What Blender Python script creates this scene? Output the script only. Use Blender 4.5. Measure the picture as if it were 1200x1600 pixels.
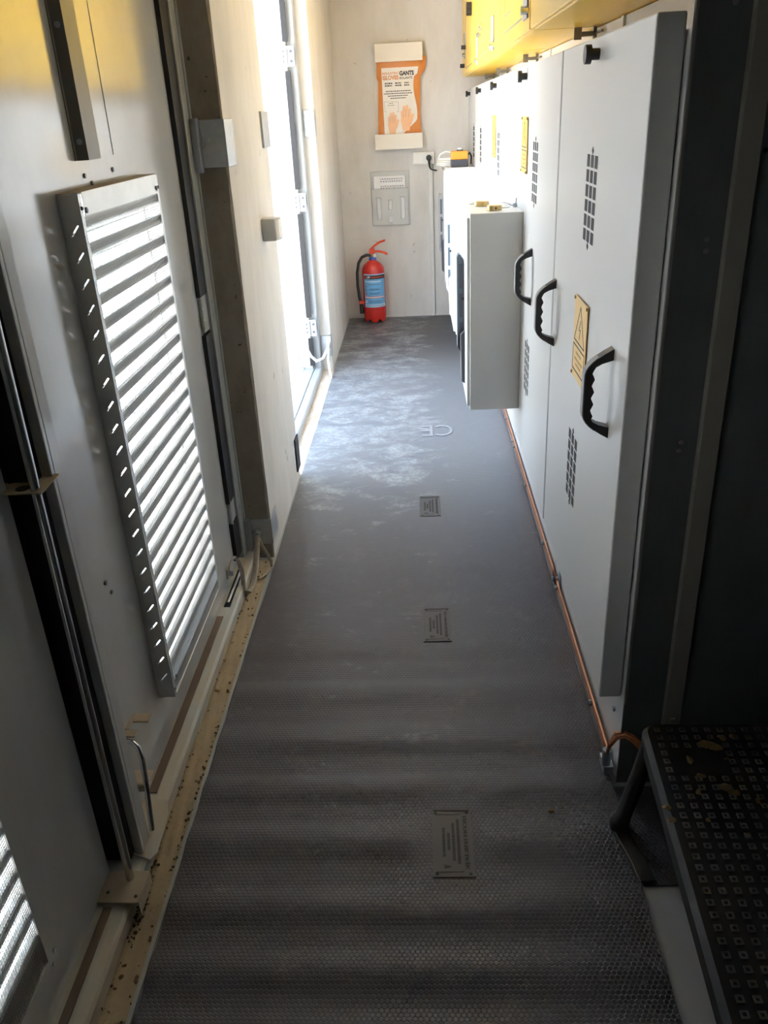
import bpy, bmesh, math, random
from mathutils import Vector, Matrix
random.seed(7)
PI = math.pi
for o in list(bpy.data.objects):
    bpy.data.objects.remove(o)
SC = bpy.context.scene
COL = SC.collection

# ------------------------------------------------------------------ camera, world, sun, exposure
cam_data = bpy.data.cameras.new('camera')
cam_data.sensor_fit = 'VERTICAL'
cam_data.sensor_height = 24.0
cam_data.sensor_width = 18.0
cam_data.lens = 1285.05 / 1600.0 * 24.0
cam_data.clip_start = 0.02
cam = bpy.data.objects.new('camera', cam_data)
COL.objects.link(cam)
CAM_R = ((0.9984132, 0.0327893, -0.0457825), (-0.0268208, -0.4379836, -0.8985828), (-0.0495159, 0.8983848, -0.4364092))
_m = Matrix(CAM_R).transposed() @ Matrix(((1, 0, 0), (0, -1, 0), (0, 0, -1)))
cam.matrix_world = Matrix.Translation((0, 0, 1.5)) @ _m.to_4x4()
SC.camera = cam

world = bpy.data.worlds.new('daylight')
SC.world = world
world.use_nodes = True
wn = world.node_tree.nodes
wl = world.node_tree.links
bg = wn['Background']
grad = wn.new('ShaderNodeTexCoord')
sep = wn.new('ShaderNodeSeparateXYZ')
ramp = wn.new('ShaderNodeValToRGB')
wl.new(grad.outputs['Generated'], sep.inputs[0])
wl.new(sep.outputs['Z'], ramp.inputs[0])
wl.new(ramp.outputs[0], bg.inputs[0])
ramp.color_ramp.elements[0].position = 0.0
ramp.color_ramp.elements[0].color = (0.90, 0.96, 1.0, 1)
ramp.color_ramp.elements[1].position = 0.6
ramp.color_ramp.elements[1].color = (0.52, 0.74, 1.0, 1)
bg.inputs[1].default_value = 3.0

sun_data = bpy.data.lights.new('sun', 'SUN')
sun_data.energy = 22.0
sun_data.angle = 0.01
sun_data.color = (1.0, 0.97, 0.93)
sun = bpy.data.objects.new('sun', sun_data)
COL.objects.link(sun)
sun.rotation_euler = Vector((-0.14, -0.10, -0.97)).to_track_quat('-Z', 'Y').to_euler()

SC.view_settings.view_transform = 'Standard'
SC.view_settings.look = 'None'
SC.view_settings.gamma = 1.0
SC.view_settings.use_curve_mapping = False
SC.view_settings.exposure = 1.66
try:
    SC.cycles.use_denoising = True
    SC.cycles.max_bounces = 14
    SC.cycles.diffuse_bounces = 10
    SC.cycles.glossy_bounces = 6
    SC.cycles.sample_clamp_indirect = 12.0
except Exception:
    pass

# ------------------------------------------------------------------ materials
def mat(name, col, rough=0.5, metal=0.0, ior=1.5, noise=None, bump=None, coat=0.0, spots=None):
    """noise=(scale, colour2, amount, stretch)  bump=(scale, strength)  spots=(scale, threshold, colour)"""
    m = bpy.data.materials.new(name)
    m.use_nodes = True
    nt = m.node_tree
    b = nt.nodes['Principled BSDF']
    b.inputs['Base Color'].default_value = (*col, 1)
    b.inputs['Roughness'].default_value = rough
    b.inputs['Metallic'].default_value = metal
    b.inputs['IOR'].default_value = ior
    b.inputs['Coat Weight'].default_value = coat
    tc = None
    cur = None
    if noise or bump or spots:
        tc = nt.nodes.new('ShaderNodeTexCoord')
    if noise:
        sc, c2, amt, st = noise
        mp = nt.nodes.new('ShaderNodeMapping')
        mp.inputs['Scale'].default_value = st
        nt.links.new(tc.outputs['Object'], mp.inputs[0])
        n = nt.nodes.new('ShaderNodeTexNoise')
        n.inputs['Scale'].default_value = sc
        n.inputs['Detail'].default_value = 8
        n.inputs['Roughness'].default_value = 0.65
        nt.links.new(mp.outputs[0], n.inputs['Vector'])
        r = nt.nodes.new('ShaderNodeMapRange')
        r.inputs[1].default_value = 0.4
        r.inputs[2].default_value = 0.7
        r.inputs[4].default_value = amt
        nt.links.new(n.outputs[0], r.inputs[0])
        mx = nt.nodes.new('ShaderNodeMix')
        mx.data_type = 'RGBA'
        mx.inputs[6].default_value = (*col, 1)
        mx.inputs[7].default_value = (*c2, 1)
        nt.links.new(r.outputs[0], mx.inputs[0])
        cur = mx.outputs[2]
    if spots:
        sc, th, c3 = spots
        n = nt.nodes.new('ShaderNodeTexNoise')
        n.inputs['Scale'].default_value = sc
        n.inputs['Detail'].default_value = 3
        nt.links.new(tc.outputs['Object'], n.inputs['Vector'])
        r = nt.nodes.new('ShaderNodeMapRange')
        r.inputs[1].default_value = th
        r.inputs[2].default_value = th + 0.04
        nt.links.new(n.outputs[0], r.inputs[0])
        mx = nt.nodes.new('ShaderNodeMix')
        mx.data_type = 'RGBA'
        if cur:
            nt.links.new(cur, mx.inputs[6])
        else:
            mx.inputs[6].default_value = (*col, 1)
        mx.inputs[7].default_value = (*c3, 1)
        nt.links.new(r.outputs[0], mx.inputs[0])
        cur = mx.outputs[2]
    if cur:
        nt.links.new(cur, b.inputs['Base Color'])
    if bump:
        n = nt.nodes.new('ShaderNodeTexNoise')
        n.inputs['Scale'].default_value = bump[0]
        n.inputs['Detail'].default_value = 6
        nt.links.new(tc.outputs['Object'], n.inputs['Vector'])
        bp = nt.nodes.new('ShaderNodeBump')
        bp.inputs['Strength'].default_value = bump[1]
        bp.inputs['Distance'].default_value = 0.004
        nt.links.new(n.outputs[0], bp.inputs['Height'])
        nt.links.new(bp.outputs[0], b.inputs['Normal'])
    return m

M = {}
M['leaf'] = mat('door_grey_paint', (0.54, 0.56, 0.57), 0.15, 0, 2.1, noise=(3, (0.42, 0.41, 0.38), 0.5, (1, 1, 0.5)))
M['leaf_white'] = mat('door_white_paint', (0.36, 0.38, 0.40), 0.4)
M['frame_grey'] = mat('door_frame_grey', (0.42, 0.45, 0.44), 0.35, noise=(6, (0.36, 0.34, 0.30), 0.6, (1, 1, 0.3)))
M['sill'] = mat('sill_paint', (0.52, 0.54, 0.51), 0.35, noise=(9, (0.52, 0.42, 0.29), 0.9, (1, 0.4, 1)))
M['sand'] = mat('sandy_dirt', (0.46, 0.37, 0.24), 0.9, noise=(14, (0.33, 0.25, 0.16), 0.7, (1, 0.4, 1)), bump=(60, 0.6), spots=(22, 0.66, (0.16, 0.09, 0.04)))
M['sand_pale'] = mat('rusty_pale_concrete', (0.62, 0.58, 0.52), 0.9, noise=(8, (0.45, 0.24, 0.09), 0.9, (2.4, 0.5, 1)), bump=(60, 0.5))
M['crumb'] = mat('dark_dirt_crumbs', (0.17, 0.115, 0.07), 0.95)
M['strip_brown'] = mat('brown_rubber_strip', (0.17, 0.125, 0.095), 0.8, noise=(20, (0.25, 0.18, 0.12), 0.6, (1, 0.3, 1)))
M['concrete'] = mat('pale_concrete', (0.68, 0.655, 0.62), 0.85, noise=(5, (0.55, 0.525, 0.485), 0.75, (1, 1, 0.35)), bump=(35, 0.25), spots=(16, 0.715, (0.45, 0.40, 0.35)))
M['concrete_raw'] = mat('raw_brown_concrete', (0.34, 0.30, 0.25), 0.95, noise=(12, (0.22, 0.19, 0.15), 0.8, (1, 1, 0.6)), bump=(50, 0.7), spots=(40, 0.70, (0.10, 0.08, 0.07)))
M['floor'] = mat('bare_grey_floor', (0.44, 0.46, 0.48), 0.7, noise=(7, (0.36, 0.37, 0.38), 0.7, (1, 1, 1)))
M['black'] = mat('black_rubber', (0.012, 0.011, 0.012), 0.6)
M['plastic'] = mat('black_plastic', (0.018, 0.016, 0.018), 0.38)
M['handle_face'] = mat('grey_handle_face', (0.30, 0.30, 0.31), 0.45)
M['zinc'] = mat('zinc_plated_steel', (0.50, 0.53, 0.56), 0.38, 0.75, noise=(30, (0.40, 0.42, 0.44), 0.6, (1, 1, 1)))
M['alu'] = mat('bare_aluminium', (0.72, 0.73, 0.73), 0.42, 0.7, noise=(12, (0.58, 0.58, 0.57), 0.6, (1, 1, 1)))
M['wire'] = mat('wire_steel', (0.55, 0.55, 0.54), 0.45, 0.6)
M['chrome'] = mat('polished_steel', (0.62, 0.63, 0.64), 0.16, 1.0)
M['bronze_paint'] = mat('taupe_channel_paint', (0.20, 0.19, 0.165), 0.35)
M['tan'] = mat('dusty_tan_plate', (0.44, 0.37, 0.28), 0.8, noise=(25, (0.52, 0.44, 0.33), 0.6, (1, 1, 1)))
M['ceil'] = mat('white_ceiling_paint', (0.82, 0.81, 0.79), 0.8)
M['cab'] = mat('light_grey_cabinet_paint', (0.68, 0.69, 0.69), 0.30, 0, 1.5)
M['cab_dark'] = mat('galvanised_side_sheet', (0.165, 0.185, 0.185), 0.45, 0.3, noise=(18, (0.135, 0.15, 0.15), 0.8, (1, 1, 0.5)))
M['cab_edge'] = mat('grey_edge_profile', (0.27, 0.26, 0.23), 0.45)
M['yellow'] = mat('yellow_paint', (0.88, 0.57, 0.07), 0.30, 0, 1.5)
M['plate_yellow'] = mat('yellow_warning_plate', (0.80, 0.50, 0.10), 0.4)
M['ink'] = mat('black_ink', (0.03, 0.028, 0.025), 0.6)
M['ink_soft'] = mat('faded_print', (0.50, 0.33, 0.11), 0.6)
M['ink_grey'] = mat('grey_print', (0.36, 0.35, 0.36), 0.7)
M['slot'] = mat('dark_opening', (0.015, 0.015, 0.017), 0.7)
M['copper'] = mat('copper', (0.80, 0.36, 0.20), 0.34, 0.85, noise=(22, (0.55, 0.22, 0.10), 0.7, (1, 0.3, 1)))
M['copper_braid'] = mat('copper_strands', (0.62, 0.25, 0.11), 0.5, 0.6, noise=(90, (0.30, 0.11, 0.05), 0.8, (1, 1, 1)))
M['braid'] = mat('tinned_braid', (0.52, 0.47, 0.41), 0.5, 0.4, noise=(90, (0.34, 0.29, 0.24), 0.8, (1, 1, 1)))
M['white_cable'] = mat('white_cable', (0.78, 0.77, 0.74), 0.45)
M['red'] = mat('red_enamel', (0.58, 0.025, 0.018), 0.25, coat=0.4)
M['red_lever'] = mat('red_lever_plastic', (0.68, 0.06, 0.02), 0.4)
M['blue'] = mat('blue_collar', (0.03, 0.09, 0.42), 0.4)
M['label_blue'] = mat('light_blue_label', (0.16, 0.42, 0.72), 0.45)
M['label_pale'] = mat('pale_blue_label', (0.55, 0.72, 0.86), 0.45)
M['label_dark'] = mat('dark_blue_print', (0.05, 0.13, 0.25), 0.5)
M['white'] = mat('white_plastic', (0.80, 0.79, 0.76), 0.4)
M['cream'] = mat('cream_plastic', (0.74, 0.69, 0.60), 0.45)
M['orange_bag'] = mat('orange_printed_bag', (0.66, 0.24, 0.055), 0.35, noise=(14, (0.55, 0.17, 0.03), 0.5, (1, 1, 1)))
M['bag_white'] = mat('cream_print_panel', (0.78, 0.73, 0.66), 0.4)
M['skin_print'] = mat('peach_print', (0.80, 0.46, 0.26), 0.5)
M['grey_plastic'] = mat('pale_grey_plastic', (0.52, 0.52, 0.50), 0.4)
M['paper'] = mat('white_paper', (0.80, 0.79, 0.79), 0.8)
M['orange'] = mat('orange_plastic', (0.86, 0.34, 0.04), 0.4)
M['dark_grey'] = mat('dark_grey_plastic', (0.07, 0.07, 0.085), 0.4)
M['brass'] = mat('brass', (0.56, 0.40, 0.17), 0.36, 0.7)
M['slate'] = mat('slate_grey_metal', (0.10, 0.125, 0.15), 0.4, 0.2)
M['beige'] = mat('beige_plastic', (0.66, 0.53, 0.42), 0.5)
M['step'] = mat('black_step_plastic', (0.013, 0.013, 0.014), 0.42, noise=(9, (0.06, 0.052, 0.042), 0.5, (1, 1, 1)), spots=(11, 0.70, (0.24, 0.17, 0.085)))
M['stud'] = mat('worn_stud_tops', (0.13, 0.125, 0.115), 0.5, noise=(60, (0.05, 0.045, 0.04), 0.8, (1, 1, 1)), spots=(9, 0.66, (0.30, 0.21, 0.10)))
M['mud'] = mat('dried_mud', (0.20, 0.135, 0.06), 0.95)
M['ground'] = mat('outdoor_ground', (0.56, 0.54, 0.51), 0.95, noise=(3, (0.46, 0.43, 0.39), 0.7, (1, 1, 1)))
M['duct'] = mat('white_trunking', (0.66, 0.65, 0.62), 0.5)

def mat_mat():
    """charcoal insulating rubber: hexagonal pimples, pale dust scuffs where people walk in from the open door"""
    m = bpy.data.materials.new('charcoal_rubber_mat')
    m.use_nodes = True
    nt = m.node_tree
    N, L = nt.nodes, nt.links
    b = N['Principled BSDF']
    geo = N.new('ShaderNodeNewGeometry')
    def vm(op, a, c=None):
        n = N.new('ShaderNodeVectorMath'); n.operation = op
        if isinstance(a, tuple): n.inputs[0].default_value = a
        else: L.new(a, n.inputs[0])
        if c is not None:
            if isinstance(c, tuple): n.inputs[1].default_value = c
            else: L.new(c, n.inputs[1])
        return n
    def ma(op, a, c=None, clamp=False):
        n = N.new('ShaderNodeMath'); n.operation = op; n.use_clamp = clamp
        for i, v in enumerate((a, c)):
            if v is None: continue
            if isinstance(v, (int, float)): n.inputs[i].default_value = v
            else: L.new(v, n.inputs[i])
        return n.outputs[0]
    pos = geo.outputs['Position']
    s = 0.0105
    flat = vm('MULTIPLY', pos, (1, 1, 0)).outputs[0]
    p = vm('MULTIPLY', flat, (1 / s, 1 / (s * 1.732), 0)).outputs[0]
    def cell(off):
        q = vm('ADD', p, off).outputs[0]
        fr = vm('FRACTION', q).outputs[0]
        c = vm('SUBTRACT', fr, (0.5, 0.5, 0)).outputs[0]
        c = vm('MULTIPLY', c, (1, 1.732, 0)).outputs[0]
        return vm('LENGTH', c).outputs['Value']
    d = ma('MINIMUM', cell((100, 100, 0)), cell((100.5, 100.5, 0)))
    h = ma('SUBTRACT', 0.55, d)
    h = ma('MULTIPLY', h, 5.0, True)
    bp = N.new('ShaderNodeBump')
    bp.inputs['Strength'].default_value = 0.75
    bp.inputs['Distance'].default_value = 0.0012
    L.new(h, bp.inputs['Height'])
    nz = N.new('ShaderNodeTexNoise'); nz.inputs['Scale'].default_value = 26; nz.inputs['Detail'].default_value = 5
    L.new(pos, nz.inputs['Vector'])
    bp2 = N.new('ShaderNodeBump'); bp2.inputs['Strength'].default_value = 0.25; bp2.inputs['Distance'].default_value = 0.004
    L.new(nz.outputs[0], bp2.inputs['Height'])
    L.new(bp.outputs[0], bp2.inputs['Normal'])
    L.new(bp2.outputs[0], b.inputs['Normal'])
    # doorway's bluish sheen painted into a thin dust film opposite the open door, with smeared walked-in dust scuffs on the door side
    st = vm('MULTIPLY', pos, (0.7, 1.15, 1)).outputs[0]
    dn = N.new('ShaderNodeTexNoise'); dn.inputs['Scale'].default_value = 8.0; dn.inputs['Detail'].default_value = 12
    dn.inputs['Roughness'].default_value = 0.74; dn.inputs['Distortion'].default_value = 0.35
    L.new(st, dn.inputs['Vector'])
    sx = N.new('ShaderNodeSeparateXYZ'); L.new(pos, sx.inputs[0])
    def ss(v, a, bb):
        n = N.new('ShaderNodeMapRange'); n.interpolation_type = 'SMOOTHSTEP'
        n.inputs[1].default_value = a; n.inputs[2].default_value = bb
        L.new(v, n.inputs[0]); return n.outputs[0]
    X, Y = sx.outputs['X'], sx.outputs['Y']
    sheen_film = ma('MULTIPLY', ss(Y, 2.3, 3.9), ma('SUBTRACT', 1.0, ss(Y, 4.9, 6.1)))
    door = ma('SUBTRACT', 1.0, ma('MULTIPLY', ss(X, -0.12, 0.22), 0.9))
    walk = ma('MULTIPLY', ma('MULTIPLY', ss(Y, 2.6, 3.7), door), 0.17)
    du = ss(ma('ADD', dn.outputs[0], ma('ADD', walk, -0.12)), 0.46, 0.66)
    fine = N.new('ShaderNodeTexNoise'); fine.inputs['Scale'].default_value = 70; fine.inputs['Detail'].default_value = 6
    L.new(pos, fine.inputs['Vector'])
    du = ma('MULTIPLY', du, ma('ADD', 0.35, ma('MULTIPLY', ss(fine.outputs[0], 0.35, 0.65), 0.65)))
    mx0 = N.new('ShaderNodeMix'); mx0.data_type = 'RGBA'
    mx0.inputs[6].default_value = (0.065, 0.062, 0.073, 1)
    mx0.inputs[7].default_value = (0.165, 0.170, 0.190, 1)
    L.new(sheen_film, mx0.inputs[0])
    mx = N.new('ShaderNodeMix'); mx.data_type = 'RGBA'
    L.new(mx0.outputs[2], mx.inputs[6])
    mx.inputs[7].default_value = (0.36, 0.37, 0.39, 1)
    L.new(ma('MULTIPLY', du, 0.85), mx.inputs[0])
    fn = N.new('ShaderNodeTexNoise'); fn.inputs['Scale'].default_value = 9; fn.inputs['Detail'].default_value = 10; fn.inputs['Roughness'].default_value = 0.8
    L.new(pos, fn.inputs['Vector'])
    mx2 = N.new('ShaderNodeMix'); mx2.data_type = 'RGBA'
    L.new(mx.outputs[2], mx2.inputs[6]); mx2.inputs[7].default_value = (0.14, 0.135, 0.14, 1)
    L.new(ma('MULTIPLY', ss(fn.outputs[0], 0.5, 0.72), 0.45), mx2.inputs[0])
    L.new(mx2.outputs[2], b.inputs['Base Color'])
    b.inputs['Roughness'].default_value = 0.38
    b.inputs['IOR'].default_value = 1.55
    return m
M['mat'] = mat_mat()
M['mat_label'] = mat('embossed_rubber', (0.078, 0.075, 0.080), 0.45)
M['mat_worn'] = mat('worn_embossing', (0.30, 0.30, 0.32), 0.5)
M['mat_text'] = mat('embossed_lettering', (0.018, 0.017, 0.018), 0.5)

# ------------------------------------------------------------------ mesh helpers
def world_loc(o):
    v = Vector((0, 0, 0))
    while o is not None:
        v += o.location
        o = o.parent
    return v

class MB:
    def __init__(self):
        self.bm = bmesh.new()
    def bx(self, x0, x1, y0, y1, z0, z1, mtx=None):
        vs = [self.bm.verts.new((x, y, z)) for x in (x0, x1) for y in (y0, y1) for z in (z0, z1)]
        for f in ((0, 1, 3, 2), (4, 6, 7, 5), (0, 4, 5, 1), (2, 3, 7, 6), (0, 2, 6, 4), (1, 5, 7, 3)):
            self.bm.faces.new([vs[i] for i in f])
        if mtx is not None:
            for v in vs: v.co = mtx @ v.co
        return self
    def cyl(self, p0, p1, r, n=16, r1=None, caps=True):
        p0, p1 = Vector(p0), Vector(p1)
        d = (p1 - p0).normalized()
        u = d.orthogonal().normalized(); w = d.cross(u)
        r1 = r if r1 is None else r1
        a = [self.bm.verts.new(p0 + (u * math.cos(t) + w * math.sin(t)) * r) for t in (2 * PI * i / n for i in range(n))]
        b = [self.bm.verts.new(p1 + (u * math.cos(t) + w * math.sin(t)) * r1) for t in (2 * PI * i / n for i in range(n))]
        for i in range(n):
            self.bm.faces.new((a[i], a[(i + 1) % n], b[(i + 1) % n], b[i]))
        if caps:
            self.bm.faces.new(a[::-1]); self.bm.faces.new(b)
        return self
    def tube(self, pts, r, n=10, flat=1.0, up=None, closed=False):
        pts = [Vector(p) for p in pts]
        rings = []
        u = None
        for i, p in enumerate(pts):
            t = (pts[min(i + 1, len(pts) - 1)] - pts[max(i - 1, 0)]).normalized()
            if u is None:
                u = (Vector(up) if up else t.orthogonal())
            u = (u - t * u.dot(t)).normalized()
            w = t.cross(u)
            rr = r[i] if isinstance(r, (list, tuple)) else r
            rings.append([self.bm.verts.new(p + u * math.cos(a) * rr + w * math.sin(a) * rr * flat) for a in (2 * PI * k / n for k in range(n))])
        for i in range(len(rings) - 1):
            for k in range(n):
                self.bm.faces.new((rings[i][k], rings[i][(k + 1) % n], rings[i + 1][(k + 1) % n], rings[i + 1][k]))
        self.bm.faces.new(rings[0][::-1]); self.bm.faces.new(rings[-1])
        return self
    def lathe(self, prof, c, n=32):
        c = Vector(c)
        rings = []
        for r, z in prof:
            rings.append([self.bm.verts.new(c + Vector((max(r, 1e-4) * math.cos(2 * PI * k / n), max(r, 1e-4) * math.sin(2 * PI * k / n), z))) for k in range(n)])
        for i in range(len(rings) - 1):
            for k in range(n):
                self.bm.faces.new((rings[i][k], rings[i][(k + 1) % n], rings[i + 1][(k + 1) % n], rings[i + 1][k]))
        self.bm.faces.new(rings[0][::-1]); self.bm.faces.new(rings[-1])
        return self
    def prism(self, poly, ax, a0, a1):
        """poly in the two other axes (order x,y,z without ax), extruded along ax"""
        def P(p, a):
            l = list(p); l.insert(ax, a); return l
        a = [self.bm.verts.new(P(p, a0)) for p in poly]
        b = [self.bm.verts.new(P(p, a1)) for p in poly]
        n = len(poly)
        self.bm.faces.new(a); self.bm.faces.new(b[::-1])
        for i in range(n):
            self.bm.faces.new((a[i], b[i], b[(i + 1) % n], a[(i + 1) % n]))
        return self
    def band(self, o, i, ax, a0, a1):
        """closed strip between two polylines o and i of equal length"""
        for k in range(len(o) - 1):
            self.prism([o[k], o[k + 1], i[k + 1], i[k]], ax, a0, a1)
        return self
    def build(self, name, m, parent=None, bevel=0, smooth=False, origin=None):
        bmesh.ops.recalc_face_normals(self.bm, faces=self.bm.faces)
        if parent is not None:
            off = world_loc(parent)
        else:
            if origin is None:
                xs = [v.co for v in self.bm.verts]
                lo = [min(c[k] for c in xs) for k in range(3)]; hi = [max(c[k] for c in xs) for k in range(3)]
                off = Vector(((lo[0] + hi[0]) / 2, (lo[1] + hi[1]) / 2, lo[2]))
            else:
                off = Vector(origin)
        for v in self.bm.verts: v.co -= off
        me = bpy.data.meshes.new(name)
        self.bm.to_mesh(me); self.bm.free()
        me.materials.append(m)
        o = bpy.data.objects.new(name, me)
        COL.objects.link(o)
        if parent is not None: o.parent = parent
        else: o.location = off
        if smooth:
            for p in me.polygons: p.use_smooth = True
        if bevel:
            md = o.modifiers.new('edge', 'BEVEL'); md.width = bevel; md.segments = 2; md.limit_method = 'ANGLE'; md.angle_limit = 0.7
            for p in me.polygons: p.use_smooth = False
        if smooth:
            try:
                md = o.modifiers.new('smooth', 'EDGE_SPLIT'); md.split_angle = 0.7
            except Exception: pass
        return o

def tag(o, label=None, cat=None, group=None, kind=None):
    if label: o['label'] = label
    if cat: o['category'] = cat
    if group: o['group'] = group
    if kind: o['kind'] = kind
    return o
def empty(name, loc):
    o = bpy.data.objects.new(name, None); COL.objects.link(o)
    o.location = loc; o.empty_display_size = 0.05
    return o
def copy_tree(o, parent=None):
    c = o.copy(); COL.objects.link(c)
    c.parent = parent
    for ch in o.children: copy_tree(ch, c)
    return c
def text_mesh(s, size, bold=0.0, extrude=0.0004, align='LEFT'):
    cu = bpy.data.curves.new('t', 'FONT')
    cu.body = s; cu.size = size; cu.offset = bold * size; cu.extrude = extrude; cu.align_x = align
    cu.resolution_u = 3
    o = bpy.data.objects.new('t', cu); COL.objects.link(o)
    dg = bpy.context.evaluated_depsgraph_get(); dg.update()
    me = bpy.data.meshes.new_from_object(o.evaluated_get(dg))
    bpy.data.objects.remove(o); bpy.data.curves.remove(cu)
    return me
def fit_text(mb, s, mtx, width, height, bold=0.02, extrude=0.0004, fn=None):
    """adds lettering to mb, stretched to width x height (local xy), placed by mtx or by fn(x, y, z)"""
    me = text_mesh(s, 1.0, bold, extrude)
    xs = [v.co.x for v in me.vertices]; ys = [v.co.y for v in me.vertices]
    x0, x1, y0, y1 = min(xs), max(xs), min(ys), max(ys)
    b2 = bmesh.new(); b2.from_mesh(me)
    mp = {}
    for v in b2.verts:
        x = (v.co.x - x0) / (x1 - x0) * width; y = (v.co.y - y0) / (y1 - y0) * height
        c = fn(x, y, v.co.z) if fn else mtx @ Vector((x, y, v.co.z))
        mp[v] = mb.bm.verts.new(c)
    for f in b2.faces:
        try: mb.bm.faces.new([mp[v] for v in f.verts])
        except ValueError: pass
    b2.free(); bpy.data.meshes.remove(me)
def frame_mtx(o, ux, uy):
    ux, uy = Vector(ux), Vector(uy); uz = ux.cross(uy)
    m = Matrix((ux, uy, uz)).transposed().to_4x4()
    return Matrix.Translation(o) @ m
def struct(o, label=None, cat=None):
    return tag(o, label, cat, kind='structure')

WL = -0.575      # inner face of the left concrete wall
YE = 6.72        # end wall
LEAF = -0.69     # inner face of the near door leaves

# ------------------------------------------------------------------ room shell
struct(MB().bx(-0.76, 1.12, -1.5, 6.9, -0.2, 0.0).build('floor', M['floor']), 'bare grey concrete floor under the rubber mat', 'floor')
struct(MB().bx(-0.85, 1.2, -1.6, 6.95, 2.42, 2.55).build('ceiling', M['ceil']), 'flat concrete ceiling of the narrow switch room', 'ceiling')
struct(MB().bx(-0.8, 1.2, YE, 6.92, -0.2, 2.42).build('wall_back', M['concrete']), 'pale smeared concrete end wall behind the fire extinguisher', 'wall')
struct(MB().bx(1.05, 1.2, -1.6, YE, -0.2, 2.42).build('wall_right', M['cab_dark']), 'concrete wall behind the switchgear', 'wall')
struct(MB().bx(-0.8, 1.05, -1.6, -1.45, -0.2, 2.42).build('wall_front', M['cab_dark']), 'concrete wall behind the viewer', 'wall')
# left wall: pier between the two door openings, stretch beside the extinguisher, lintels, near stretch
def rough_pier(name, y0, y1, label):
    mb = MB()
    nz = 60
    rows = []
    for i in range(nz + 1):
        z = -0.2 + (2.62) * i / nz
        c = 0.004 + random.uniform(0, 0.005)
        d = 0.004 + random.uniform(0, 0.004)
        ring = [(WL, y0 + c * 1.2), (WL - c, y0), (-0.76, y0), (-0.76, y1), (WL - d, y1), (WL, y1 - d)]
        rows.append([mb.bm.verts.new((x, y, z)) for x, y in ring])
    for i in range(nz):
        for k in range(6):
            mb.bm.faces.new((rows[i][k], rows[i][(k + 1) % 6], rows[i + 1][(k + 1) % 6], rows[i + 1][k]))
    mb.bm.faces.new(rows[0][::-1]); mb.bm.faces.new(rows[-1])
    o = mb.build(name, M['concrete'])
    o.data.materials.append(M['concrete_raw'])
    for p in o.data.polygons:
        if p.normal.y < -0.6: p.material_index = 1
    return struct(o, label, 'wall')
rough_pier('wall_left', 2.72, 3.50, 'pale concrete pier between closed and open steel doors with raw brown reveal')
struct(MB().bx(-0.76, WL, 5.25, YE, -0.2, 2.42).build('wall_left', M['concrete'], bevel=0.008), 'pale concrete wall between the open door and the end wall', 'wall')
struct(MB().bx(-0.76, WL, -0.35, 2.72, 2.14, 2.42).bx(-0.76, WL, 3.5, 5.25, 2.14, 2.42).build('wall_left', M['concrete']), 'concrete lintels above the steel doors', 'wall')
struct(MB().bx(-0.76, WL, -1.45, -0.35, -0.2, 2.42).build('wall_left', M['concrete']), 'concrete wall near the viewer', 'wall')
struct(MB().bx(-40, -0.76, -30, 40, -0.35, -0.14).build('ground', M['ground']), 'sunlit pale ground outside the open door', 'ground')

# ------------------------------------------------------------------ mat and dirt along the door
# the mat was stored rolled up: it lies in shallow waves near the viewer; (y, slope sign) of the steepest spots
WAVE = [(0.60, 1), (0.70, -1), (0.80, 1), (0.875, -1), (0.915, 1), (0.955, -1), (1.01, 1), (1.08, -1), (1.155, 1), (1.225, -1), (1.32, 1), (1.405, -1), (1.485, 1), (1.565, -1), (1.65, 1), (1.74, -1), (1.855, 1), (1.935, -1), (2.05, 1), (2.30, -1), (2.60, 1), (2.85, 0)]
def slope(y):
    if y <= WAVE[0][0] or y >= WAVE[-1][0]: return 0.0
    for (a, s), (b, q) in zip(WAVE, WAVE[1:]):
        if a <= y <= b:
            u = (1 - math.cos(PI * (y - a) / (b - a))) / 2
            return (s + (q - s) * u) * (0.6 if y > 1.7 else 1.0) * (1.0 if y < 2.1 else 0.45)
_WY = [0.55 + 0.005 * i for i in range(480)]
_WZ = [0.0]
for _y in _WY[1:]: _WZ.append(_WZ[-1] + slope(_y) * 0.005)
def _sm(k):
    lo, hi = max(0, k - 36), min(len(_WZ), k + 37)
    return _WZ[k] - sum(_WZ[lo:hi]) / (hi - lo)
_WZ = [_sm(k) for k in range(len(_WZ))]
def wave(x, y):
    k = (y - 0.55) / 0.005
    if k <= 0 or k >= len(_WZ) - 2: z = 0.0
    else:
        i = int(k); z = _WZ[i] + (_WZ[i + 1] - _WZ[i]) * (k - i)
    side = 1.0 - 0.55 * min(1, max(0, (x + 0.05) / 0.4))
    fade = min(1.0, max(0.0, (2.8 - y) / 0.5)) if y > 2.3 else 1.0
    for lx, ly in ((0.043, 1.352), (0.030, 2.231)):
        q = max(abs(x - lx) / 0.06, abs(y - ly) / 0.115)
        z *= min(1.0, max(0.0, (q - 1.0) / 0.7))
    return 0.0042 + max(0.0, 0.003 + z * WAVE_AMP * side) * fade
WAVE_AMP = 0.25
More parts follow.
